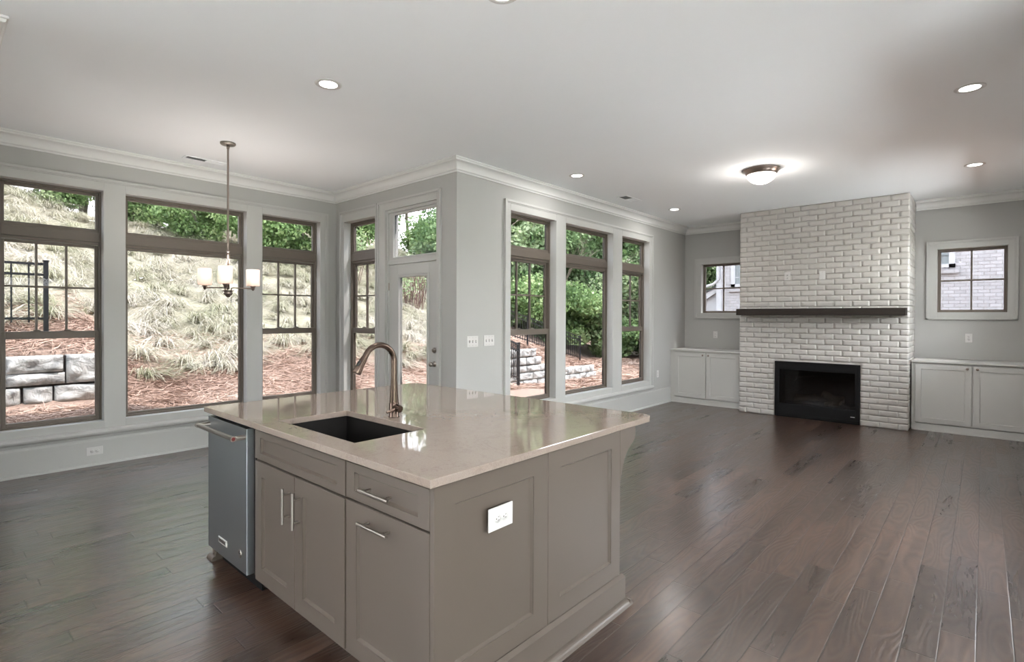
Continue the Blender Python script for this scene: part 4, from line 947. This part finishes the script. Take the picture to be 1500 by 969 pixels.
# ------------------------------------------------------------------ outside
def terr(x, y):
    """ground height; arrays welcome"""
    x = np.asarray(x, float); y = np.asarray(y, float)
    g0 = np.interp(x, [-5, 1.5, 2.2, 4.5, 7, 9, 12, 16, 25, 45], [0.36, 0.36, 0.22, 0.16, 0.06, -0.02, -0.05, -0.16, -0.40, -0.8])
    y0 = 7.6 + np.clip(x-8, 0, None)*0.42
    s = np.interp(x, [-5, 1, 8, 12], [0.335, 0.33, 0.34, 0.44])
    top = 20.0 + np.clip(x-6, 0, None)*0.35
    z = g0 + s*np.clip(np.minimum(y, top)-y0, 0, None)
    bump = 0.7*np.exp(-((x-0.8)/1.6)**2)*np.clip((y-12)/8, 0, 1)
    z = z + bump
    w1 = (y > 7.98) & (x < 1.56); up1 = 0.99+0.30*np.clip(y-7.9, 0, None)
    z = np.where(w1, np.maximum(z, np.minimum(up1, 0.99+0.45*(y-7.9))), z)
    w2 = (y > 7.98) & (x > 7.4) & (x < 12.3)
    up2 = np.interp(x, [7.4, 9.68, 9.72, 10.25, 10.3, 12.3], [0.70, 0.68, 0.45, 0.42, 0.16, 0.13])
    z = np.where(w2, np.maximum(z, up2+0.05*(y-7.9)), z)
    z = np.where((y <= 7.98) & (x > 8), z-0.12*np.clip((x-8)/1.5, 0, 1), z)
    return z + 0.03*np.sin(x*2.3+y*1.1)*np.clip((y-8.2), 0, 1) + 0.02*np.sin(x*5.1)*np.cos(y*4.3)
def build_ground():
    xs = sorted(set([round(v, 3) for v in np.arange(-8, 14, 0.2)] + [round(v, 3) for v in np.arange(14, 60, 1.0)] + [1.54, 1.58, 9.68, 9.72, 10.27, 10.31, 7.38, 7.42, 12.28, 12.32]))
    ys = sorted(set([round(v, 3) for v in np.arange(-14, 4, 1.0)] + [round(v, 3) for v in np.arange(4, 22, 0.2)] + [round(v, 3) for v in np.arange(22, 60, 1.5)] + [7.97, 7.99]))
    X, Y = np.meshgrid(xs, ys); Z = terr(X, Y); nx = len(xs)
    V = np.stack([X, Y, Z], -1).reshape(-1, 3).tolist(); F = []
    for j in range(len(ys)-1):
        for i in range(nx-1):
            cx, cy = (xs[i]+xs[i+1])/2, (ys[j]+ys[j+1])/2
            if cx < 3.9 and cy < 6.66: continue
            if cx < 9.46 and cy < 4.28: continue
            a = j*nx+i; F.append((a, a+1, a+nx+1, a+nx))
    me = bpy.data.meshes.new('garden_ground'); me.from_pydata(V, [], F); me.materials.append(MATS['pine_straw_ground']); me.update()
    for p in me.polygons: p.use_smooth = True
    o = bpy.data.objects.new('garden_ground', me); C.objects.link(o); o['kind'] = 'structure'
build_ground()
pt = MB(); pt.box(-16, -4.25, -14, 12, -0.35, -0.15); pt.box(-4.25, 9.4, -14, -3.3, -0.35, -0.15); pt.box(3.45, 9.4, -3.3, -0.8, -0.35, -0.15)  # unseen pale ground, added to bounce daylight up to the ceiling
struct('added_bounce_ground', pt, 'bounce_concrete')
hg = MB(); hg.box(-11, 16, -8.6, -7.6, -0.3, 2.3); hg.box(-11, -10, -7.6, 12, -0.3, 2.3)  # unseen slabs, added to keep low sky out of the openings
struct('added_sky_blocker', hg, 'sky_blocker_green')

RS = np.random.RandomState(7)
# fallen pine needles over the near slope
def needles():
    n_ = 52000
    x = RS.uniform(-1.2, 9.5, n_); y = RS.uniform(6.85, 10.4, n_)
    keep = ((y < 9.1+0.35*np.sin(x*1.7)) | (RS.rand(n_) < 0.25)) & ~((np.abs(y-7.86) < 0.14) & (x < 1.66)) & ~((np.abs(y-7.86) < 0.14) & (x > 7.4)); x, y = x[keep], y[keep]; n_ = len(x)
    m_ = 26000; xb = RS.uniform(9.4, 21.0, m_); yb = RS.uniform(4.6, 11.5, m_); kb = ~((np.abs(yb-7.86) < 0.16) & (xb < 12.6)); x = np.concatenate([x, xb[kb]]); y = np.concatenate([y, yb[kb]]); n_ = len(x)
    z = terr(x, y)+RS.uniform(0.0, 0.05, n_)
    th = RS.uniform(0, 2*PI, n_); L_ = RS.uniform(0.10, 0.26, n_)*np.where(x > 9.4, 1.6, 1.0); dz = RS.uniform(-0.15, 0.35, n_)*L_
    d = np.stack([np.cos(th)*L_, np.sin(th)*L_, dz], 1)
    c = np.stack([x, y, z], 1); bend = np.stack([-np.sin(th), np.cos(th), 0*th], 1)*(RS.uniform(-0.25, 0.25, n_)*L_)[:, None]
    zoff = terr(x+d[:, 0]*0.5, y+d[:, 1]*0.5)-terr(x-d[:, 0]*0.5, y-d[:, 1]*0.5)
    zoff = np.clip(zoff, -0.1, 0.1)
    d[:, 2] += zoff*0.9
    P = np.stack([c-d/2, c+bend, c+d/2], 1)
    hw = np.repeat((RS.uniform(0.003, 0.0055, n_)*np.where(x > 9.4, 2.0, 1.0))[:, None], 3, 1); hw[:, 0] *= 0.6; hw[:, 2] *= 0.6
    s = np.stack([-np.sin(th)*0.7, np.cos(th)*0.7, RS.uniform(0.3, 0.9, n_)], 1); s /= np.linalg.norm(s, axis=1)[:, None]
    o = strips_object('pine_straw', P, hw, s, 'straw_needles')
    tag(o, 'reddish tan pine straw covering the foot of the slope outside the windows', 'pine straw', kind='stuff')
needles()
def grass():
    cl = []
    for gx in np.arange(-2.5, 17.0, 0.46):
        for gy in np.arange(8.9, 21.5, 0.46):
            x, y = gx+RS.uniform(-0.24, 0.24), gy+RS.uniform(-0.24, 0.24)
            if gx > 1.9 and gy < 9.3+0.35*math.sin(gx*1.7)+RS.uniform(-0.4, 0.2) and not (RS.rand() < 0.10): continue
            if gx <= 1.9 and gy < 8.95: continue
            if gx > 9 and gy < 9.5+(gx-9)*0.9: continue
            if abs(y-10.7) < 0.3 and 11.5 < x: continue
            cl.append((x, y, RS.uniform(0.75, 1.25)))
    cl += [(2.05, 8.65, 0.8), (0.15, 8.9, 0.6), (6.4, 8.7, 0.7), (3.3, 8.9, 0.6)]
    cl = np.array(cl); B = 85; n_ = len(cl)*B; S = 6
    cx = np.repeat(cl[:, 0], B); cy = np.repeat(cl[:, 1], B); sc = np.repeat(cl[:, 2], B)
    # every tuft leans its own way, mostly downhill
    lean = np.repeat(RS.uniform(-1.3, 1.3, len(cl)), B) - PI/2
    th = RS.uniform(0, 2*PI, n_); H = RS.uniform(0.16, 0.40, n_)*sc; R_ = RS.uniform(0.30, 0.78, n_)*sc
    t = np.linspace(0, 1, S)[None, :]
    bx, by = cx+RS.normal(0, 0.05, n_), cy+RS.normal(0, 0.05, n_); bz = terr(bx, by)-0.02
    ux, uy = np.cos(th)*0.70+np.cos(lean)*0.50, np.sin(th)*0.70+np.sin(lean)*0.50
    out_ = (R_[:, None]*(t**1.25)); up = H[:, None]*(2.2*t-2.2*t**1.9)
    curl = (RS.uniform(-0.10, 0.10, n_)+np.repeat(RS.uniform(-0.12, 0.12, len(cl)), B))[:, None]*t**2
    P = np.stack([bx[:, None]+ux[:, None]*out_-uy[:, None]*curl, by[:, None]+uy[:, None]*out_+ux[:, None]*curl, bz[:, None]+up], -1)
    P[:, :, 2] = np.maximum(P[:, :, 2], terr(P[:, :, 0], P[:, :, 1])+0.01+0.05*RS.rand(n_)[:, None])
    hw = np.repeat(RS.uniform(0.0045, 0.0085, n_)[:, None], S, 1)*np.linspace(1, 0.3, S)[None, :]
    ln = np.hypot(ux, uy)+1e-6; side = np.stack([-uy/ln, ux/ln, RS.uniform(-0.3, 0.3, n_)], 1); side /= np.linalg.norm(side, axis=1)[:, None]
    o = strips_object('ornamental_grass', P, hw, side, 'grass_blades')
    tag(o, 'pale feathery grass in drooping tufts covering the slope outside', 'grass', kind='stuff')
grass()

# split-face retaining wall: every block a mesh part of its wall
def blocks(name, label, runs, x_of):
    """runs: rows of (x0, x1, z0, z1, depth_front)"""
    root = thing(name, label, 'retaining wall', (x_of, 7.9, 0))
    rg = random.Random(11)
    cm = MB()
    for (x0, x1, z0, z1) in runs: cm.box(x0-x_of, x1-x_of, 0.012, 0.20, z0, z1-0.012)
    cm.build('backing_core', 'dark_stone', root)  # dark filler behind the gaps between blocks
    for (x0, x1, z0, z1) in runs:
        w_, h_ = x1-x0, z1-z0; nu, nz = max(4, int(w_/0.035)), max(4, int(h_/0.03)); g = 0.007; vs = []
        amp = 0.030; ph = [rg.uniform(0, 6) for _ in range(6)]
        for j in range(nz+1):
            for i in range(nu+1):
                fu, fz = i/nu, j/nz; e = min(fu, 1-fu)*w_; ez = min(fz, 1-fz)*h_; ed = min(1, min(e, ez)/0.014)
                h = amp*(0.75*ed**0.5) + ed*0.012*(math.sin(fu*w_*13+ph[0]+2.2*math.sin(fz*h_*14+ph[1]))+0.6*math.sin(fz*h_*31+fu*w_*19+ph[2])) + ed*rg.uniform(-1, 1)*0.005
                vs.append((x0+g+(w_-2*g)*fu-x_of, -h, z0+g+(h_-2*g)*fz))
        fs = [(j*(nu+1)+i, j*(nu+1)+i+1, (j+1)*(nu+1)+i+1, (j+1)*(nu+1)+i) for j in range(nz) for i in range(nu)]
        k = len(vs); ring = [i for i in range(nu+1)]+[(j+1)*(nu+1)-1 for j in range(1, nz+1)]+[nz*(nu+1)+i for i in range(nu-1, -1, -1)]+[j*(nu+1) for j in range(nz-1, 0, -1)]
        vs += [(vs[q][0], 0.22, vs[q][2]) for q in ring]; m = len(ring)
        fs += [(ring[i], ring[(i+1) % m], k+(i+1) % m, k+i) for i in range(m)] + [tuple(range(k, k+m))]
        mb = MB(); mb.add(vs, fs, True); mb.build('stone_block', 'rock_face', root)
    return root
runA = []
for (z0, z1, cuts) in ((0.80, 1.00, [-0.9, -0.42, 0.06, 0.585, 1.085]), (0.66, 0.80, [-0.9, -0.35, 0.12, 0.585, 1.10]), (0.44, 0.65, [-0.9, -0.3, 0.20, 0.82, 1.04, 1.40, 1.58]), (0.24, 0.43, [-0.9, -0.2, 0.45, 1.05, 1.58])):
    runA += [(a, b_, z0, z1) for a, b_ in zip(cuts[:-1], cuts[1:])]
runA = [r for r in runA if r[2] != 0.44] + [(-0.9, -0.3, 0.44, 0.65), (-0.3, 0.30, 0.44, 0.65), (0.30, 0.72, 0.44, 0.65), (0.735, 0.99, 0.44, 0.65), (0.995, 1.58, 0.44, 0.65), (1.10, 1.58, 0.66, 1.00)]
blocks('retaining_wall', 'grey split-face stone retaining wall close outside the leftmost window', runA, 0.5)
runC = []; rg = random.Random(3)
for row, (z0, x1e) in enumerate(((-0.36, 12.45), (-0.20, 12.3), (-0.02, 12.2), (0.16, 10.25), (0.33, 9.9), (0.52, 9.7))):
    z1 = z0+(0.16 if row in (0, 3) else 0.18 if row < 5 else 0.19); x = 7.5
    while x < x1e-0.12:
        w_ = rg.choice((0.30, 0.40, 0.46, 0.52)); xe = min(x+w_, x1e)
        if x1e-xe < 0.15: xe = x1e
        runC.append((x, xe, z0, z1)); x = xe
blocks('retaining_wall', 'white stone retaining wall stepping down behind the black fence, outside the three tall windows', runC, 10.0)

# iron fences
def fence(label, pts, hgt, sp_, post_every=None, posts=None, follow=None):
    """pts: plan + base height (x,y,z) of the two ends"""
    a, b_ = Vector(pts[0]), Vector(pts[1]); d = b_-a; L_ = math.hypot(d.x, d.y)
    r = thing('iron_fence', label, 'fence', tuple(a))
    def at(t): return Vector((d.x*t, d.y*t, d.z*t))
    n_ = int(L_/sp_)
    for i in range(1, n_):
        p = at(i/n_); m = MB(); q = 0.008; m.box(p.x-q, p.x+q, p.y-q, p.y+q, p.z+0.05, p.z+hgt-0.03); m.build('picket', 'fence_black', r)
    for hh in (hgt-0.035, hgt-0.165, 0.10):
        m = MB(); dn = Vector((-d.y, d.x, 0)).normalized()*0.012; p0, p1 = at(0), at(1); h2 = 0.014
        vs = [p0+dn+Vector((0,0,hh-h2)), p0-dn+Vector((0,0,hh-h2)), p0-dn+Vector((0,0,hh+h2)), p0+dn+Vector((0,0,hh+h2))]; vs += [v+(p1-p0) for v in vs]
        m.add(vs, [(0,1,2,3), (4,5,6,7), (0,1,5,4), (1,2,6,5), (2,3,7,6), (3,0,4,7)]); m.build('rail', 'fence_black', r)
    for t in (posts or (0, 1)):
        p = at(t); m = MB(); q = 0.024; m.box(p.x-q, p.x+q, p.y-q, p.y+q, p.z-0.15, p.z+hgt); m.box(p.x-q-0.006, p.x+q+0.006, p.y-q-0.006, p.y+q+0.006, p.z+hgt, p.z+hgt+0.015); m.build('post', 'fence_black', r, bevel=0.003)
fence('black iron fence ending in a post above the grey stone wall, outside the leftmost window', [(-1.0, 8.62, 1.31), (1.012, 8.6, 1.31)], 0.80, 0.145, posts=(0, 1))
fence('long black iron fence running down the slope behind the white stone wall', [(10.6, 10.7, 1.12), (15.6, 10.7, -0.08)], 0.86, 0.115, posts=(0, 0.42, 1))
fence('short black iron fence piece in front of the white stone wall', [(6.9, 6.55, 0.38), (8.05, 7.02, 0.12)], 0.80, 0.10)

# trees and shrubs
def crown_mesh(n_, rad, leaf, seed, hang=0.0, clusters=26):
    R = np.random.RandomState(seed)
    cc = R.normal(0, 1, (clusters, 3)); cc /= np.linalg.norm(cc, axis=1)[:, None]; cc *= (R.uniform(0.25, 0.85, clusters)**0.6)[:, None]
    k = R.randint(0, clusters, n_); q = R.normal(0, 1, (n_, 3)); q /= np.linalg.norm(q, axis=1)[:, None]; q *= (R.uniform(0, 1, n_)**0.45)[:, None]*0.42
    p = (cc[k]+q)*np.array(rad)[None, :]
    p[:, 2] = np.maximum(p[:, 2], -rad[2]*0.98)
    a = R.normal(0, 1, (n_, 3)); a[:, 2] -= hang; a /= np.linalg.norm(a, axis=1)[:, None]
    b_ = R.normal(0, 1, (n_, 3)); b_ -= a*(a*b_).sum(1)[:, None]; b_ /= np.linalg.norm(b_, axis=1)[:, None]
    L_ = (R.uniform(0.6, 1.3, n_)*leaf)[:, None]; W_ = L_*0.30
    return np.stack([p-a*L_*0.5, p+b_*W_, p+a*L_*0.5, p-b_*W_], 1)
def branch(mb, p, d, L_, r_, depth, rg):
    q = p+d*L_*0.5+Vector((rg.uniform(-1, 1), rg.uniform(-1, 1), rg.uniform(-0.3, 0.5)))*L_*0.07; e = p+d*L_
    mb.tube([p, q, e], [r_, r_*0.82, r_*0.62], 7, cap=False)
    if depth == 0: return
    for _ in range(3):
        nd = (d+Vector((rg.uniform(-1, 1), rg.uniform(-1, 1), rg.uniform(-0.2, 0.8)))*0.7).normalized()
        branch(mb, q.lerp(e, rg.uniform(0.2, 1)), nd, L_*rg.uniform(0.5, 0.75), r_*0.5, depth-1, rg)
PROTO = {}
def proto(kind):
    if kind in PROTO: return PROTO[kind]
    n_, rad, leaf, mat, seed, th, tr = {
        'tall': (15000, (2.1, 2.1, 3.0), 0.20, 'leaf_mid', 1, 2.4, 0.13),
        'dense': (15000, (2.3, 2.3, 2.3), 0.19, 'leaf_dark', 2, 0.9, 0.09),
        'pale': (12000, (1.9, 1.9, 2.0), 0.21, 'leaf_pale', 3, 0.9, 0.07),
        'bush': (9000, (1.5, 1.5, 1.15), 0.15, 'leaf_mid', 4, 0.35, 0.05),
        'airy': (6500, (2.2, 2.2, 2.6), 0.18, 'leaf_dark', 5, 2.6, 0.10)}[kind]
    V = crown_mesh(n_, rad, leaf, seed); V[:, :, 2] += th+rad[2]*0.75
    c_ = quads_object('foliage', V, mat); rg_ = random.Random(seed+40)
    mb = MB(); branch(mb, Vector((0, 0, -0.4)), Vector((rg_.uniform(-0.08, 0.08), rg_.uniform(-0.08, 0.08), 1)).normalized(), (th+0.4+rad[2]*0.7), tr, 3 if kind != 'bush' else 2, rg_)
    t_ = mb.build('trunk', 'branch_bark')
    PROTO[kind] = [c_, t_, False]; return PROTO[kind]
def tree(kind, x, y, scale, rz, label, sz=None):
    c_, t_, used = p = proto(kind); nm = 'garden_shrub' if kind in ('bush',) else 'garden_tree'
    r = thing(nm, label, 'shrub' if kind == 'bush' else 'tree', (x, y, float(terr(x, y))), rz, group='trees and shrubs outside')
    r.scale = (scale, scale, (sz or scale))
    for o in (c_, t_):
        q = o if not used else o.copy()
        if used: C.objects.link(q)
        q.parent = r
    p[2] = True
# on the crest, seen through the left windows and the door
SLOPE = 'growing on the crest of the grassy slope'
rows = [
 ('bush', 0.6, 20.8, 0.9, 'small light green bush at the far left on the crest'), ('tall', 3.4, 21.6, 1.0, 'green tree with a bare trunk beyond the slope, in the leftmost window'), ('bush', 2.6, 20.2, 0.8, 'low green bush below the tree in the leftmost window'),
 ('bush', 4.5, 20.5, 0.95, 'low green bush at the left edge of the wide window on the left'), ('bush', 7.0, 16.9, 0.85, 'low leafy bush on the slope at the left of the third window'), ('bush', 8.5, 17.0, 0.95, 'leafy bush on the slope at the right of the third window'), ('bush', 5.7, 18.4, 0.7, 'small bush on the slope at the right edge of the wide left window'), ('bush', 10.6, 18.0, 0.9, 'leafy bush on the slope behind the narrow window by the door'), ('pale', 6.0, 21.3, 1.0, 'pale green tree in the middle of the wide left window'), ('dense', 8.4, 21.9, 0.9, 'dark green tree on the crest in the right part of the wide left window'),
 ('bush', 7.2, 21.0, 1.0, 'bright green bush below the dark tree on the crest'), ('tall', 10.6, 22.6, 0.9, 'tall tree seen through the third window from the left'), ('bush', 9.7, 21.9, 1.1, 'wide bush seen through the third window from the left'),
 ('pale', 12.8, 23.3, 0.9, 'pale tree on the crest right of the third window'), ('bush', 13.4, 22.6, 1.1, 'bush on the crest seen through the narrow window beside the door'), ('dense', 16.0, 24.6, 0.8, 'dark tree seen through the narrow window beside the door'),
 ('airy', 19.0, 25.0, 1.0, 'thin airy tree against the sky above the door'), ('bush', 18.2, 22.0, 1.1, 'bush at the foot of the airy tree above the door'), ('airy', 22.5, 24.5, 0.9, 'loose tree with sky gaps, right part of the light above the door'),
 ('bush', 22.0, 22.0, 1.2, 'bush on the right behind the glazed door'),
 # beyond the iron fence, seen through the three tall windows
 ('dense', 14.6, 14.9, 0.95, 'dense dark tree behind the fence, leftmost in the three tall windows'), ('pale', 16.0, 14.4, 1.0, 'pale drooping tree behind the fence in the first tall window'), ('tall', 18.4, 16.4, 1.25, 'tall tree filling the upper part of the first tall window'),
 ('bush', 14.9, 13.2, 1.0, 'green bush right behind the long iron fence'), ('dense', 17.6, 13.0, 1.0, 'dark bushy tree in the middle of the widest tall window'), ('pale', 18.7, 12.0, 0.95, 'pale leafy tree in the middle tall window, right half'),
 ('bush', 16.4, 12.2, 1.05, 'bright green bush above the end post of the fence'), ('tall', 21.2, 13.6, 1.3, 'tall tree high behind the middle tall window'), ('dense', 20.3, 10.9, 0.9, 'dark tree at the right edge of the middle tall window'),
 ('bush', 18.6, 11.1, 0.95, 'bush low at the right edge of the middle tall window'), ('tall', 22.0, 11.0, 1.2, 'tall tree with a leaning trunk in the last tall window'), ('pale', 21.8, 9.7, 0.9, 'pale tree in the last of the three tall windows'),
 ('bush', 20.2, 9.9, 0.9, 'low green bush above the straw in the last tall window'), ('dense', 24.2, 9.2, 1.0, 'dark tree at the right side of the last tall window'), ('pale', 25.2, 10.4, 1.2, 'green tree left of the neighbouring house, in the small window'),
 ('tall', 26.5, 16.5, 1.5, 'tallest tree far behind the fence'), ('tall', 24.0, 20.5, 1.3, 'tall tree far back between slope and fence'), ('dense', 27.5, 12.5, 1.5, 'broad dark tree far behind the last tall window')]
rz_ = random.Random(5)
for k_, x_, y_, s_, lb in rows: tree(k_, x_, y_, s_, rz_.uniform(0, 6.28), lb)
# red-stemmed shrub beyond the door
def red_shrub(x, y, label, n_, seed):
    z = float(terr(x, y)); r = thing('red_stemmed_shrub', label, 'shrub', (x, y, z)); rg_ = random.Random(seed)
    for i in range(n_):
        a = rg_.uniform(0, 6.28); m = MB(); ln = rg_.uniform(0.9, 1.7); sx, sy = math.cos(a)*rg_.uniform(0.05, 0.5), math.sin(a)*rg_.uniform(0.05, 0.5)
        jx, jy = rg_.uniform(-0.4, 0.4), rg_.uniform(-0.4, 0.4); m.tube([(sx*0.8, sy*0.8, -0.05), (sx*1.1+jx*0.4, sy*1.1+jy*0.4, ln*0.5), (sx*1.2+jx, sy*1.2+jy, ln)], [0.014, 0.010, 0.006], 5, cap=False); m.build('stem', 'red_stem', r)
    V = crown_mesh(700, (0.8, 0.8, 0.7), 0.10, seed+3); V[:, :, 2] += 0.95; o = quads_object('foliage', V, 'leaf_pale'); o.parent = r
red_shrub(9.9, 12.9, 'bare shrub with dark red stems seen through the upper door glass', 34, 21)
red_shrub(8.9, 14.9, 'reddish twiggy shrub seen through the narrow window beside the door', 30, 22)

# neighbouring house
def neighbour():
    X = 18.0
    r = thing('neighbour_house', 'white painted brick house outside the small windows beside the fireplace', 'house', (X, 0, -0.6))
    def P(mb, nm, mat, par=None): mb.v = [(x-X, y, z+0.6) for x, y, z in mb.v]; return mb.build(nm, mat, par or r)
    m = MB(); m.box(X, X+8, -9, 6.72, -1.0, 6.6); P(m, 'brick_wall', 'house_brick')
    c_ = MB(); c_.box(X-0.02, X+0.3, 6.60, 6.78, -1.0, 6.6); P(c_, 'corner_board', 'siding_white')
    rf = MB(); rf.add([(X-0.5, -9.4, 6.5), (X-0.5, 7.1, 6.5), (X+4, 7.1, 8.8), (X+4, -9.4, 8.8), (X+8.5, -9.4, 6.5), (X+8.5, 7.1, 6.5)], [(0,1,2,3), (3,2,5,4), (0,3,4), (1,5,2), (0,4,5,1)]); P(rf, 'roof', 'roof_shingle')
    for (y0, y1, z0, z1) in ((5.10, 6.28, 2.47, 4.3), (0.56, 1.75, 2.79, 4.5)):
        f = MB()
        for q in ((y0, y0+0.13, z0, z1), (y1-0.13, y1, z0, z1), (y0, y1, z1-0.13, z1), (y0, y1, z0-0.0, z0+0.09), (y0+0.13, y1-0.13, (z0+z1)/2-0.15-0.03, (z0+z1)/2-0.15+0.03)): f.box(X-0.05, X, q[0], q[1], q[2], q[3])
        fr_ = P(f, 'window_frame', 'siding_white')
        g = MB(); g.box(X-0.02, X-0.005, y0+0.1, y1-0.1, z0+0.05, z1-0.1); P(g, 'pane', 'house_glass', fr_)
        mu = MB(); mu.box(X-0.03, X-0.018, (y0+y1)/2-0.012, (y0+y1)/2+0.012, z0+0.09, z1-0.1); mu.box(X-0.03, X-0.018, y0+0.1, y1-0.1, z0+0.30, z0+0.32); P(mu, 'muntins', 'fence_black' if y0 < 3 else 'siding_white', fr_)
        s = MB(); s.box(X-0.09, X, y0-0.08, y1+0.08, z0-0.16, z0-0.06); P(s, 'window_sill', 'house_brick')
    # low wing with a gable on the left
    Xw = X+0.35; m = MB()
    m.add([(Xw, 6.7, -1), (Xw, 9.1, -1), (Xw, 9.1, 0.95), (Xw, 9.0, 1.1), (Xw, 6.7, 2.52), (Xw+5, 6.7, -1), (Xw+5, 9.1, -1), (Xw+5, 9.1, 0.95), (Xw+5, 6.7, 2.52)], [(0,1,2,3,4), (1,6,7,2)]); P(m, 'wing_wall', 'siding_white')
    m = MB(); s_ = 0.60; a, b_ = (9.2, 0.90), (6.7, 0.90+2.5*s_)
    m.add([(Xw-0.15, a[0], a[1]), (Xw-0.15, b_[0], b_[1]), (Xw-0.15, b_[0], b_[1]+0.20), (Xw-0.15, a[0], a[1]+0.20)]+[(Xw-0.10, a[0], a[1]), (Xw-0.10, b_[0], b_[1]), (Xw-0.10, b_[0], b_[1]+0.20), (Xw-0.10, a[0], a[1]+0.20)], [(0,1,2,3), (4,5,6,7), (0,1,5,4), (3,2,6,7)]); P(m, 'rake_board', 'siding_white')
    m = MB(); m.add([(Xw-0.18, a[0], a[1]+0.20), (Xw-0.18, b_[0], b_[1]+0.20), (Xw+5, b_[0], b_[1]+0.20), (Xw+5, a[0], a[1]+0.20)]+[(Xw-0.18, a[0], a[1]+0.26), (Xw-0.18, b_[0], b_[1]+0.26), (Xw+5, b_[0], b_[1]+0.26), (Xw+5, a[0], a[1]+0.26)], [(0,1,2,3), (4,5,6,7), (0,1,5,4), (3,2,6,7), (0,3,7,4)]); P(m, 'wing_roof', 'roof_shingle')
    m = MB(); m.tube([(X-0.06, 6.69, 6.3), (X-0.06, 6.69, 2.75), (X-0.06, 6.86, 2.58), (X-0.06, 7.15, 2.50)], 0.05, 8); P(m, 'downspout', 'siding_white')
neighbour()
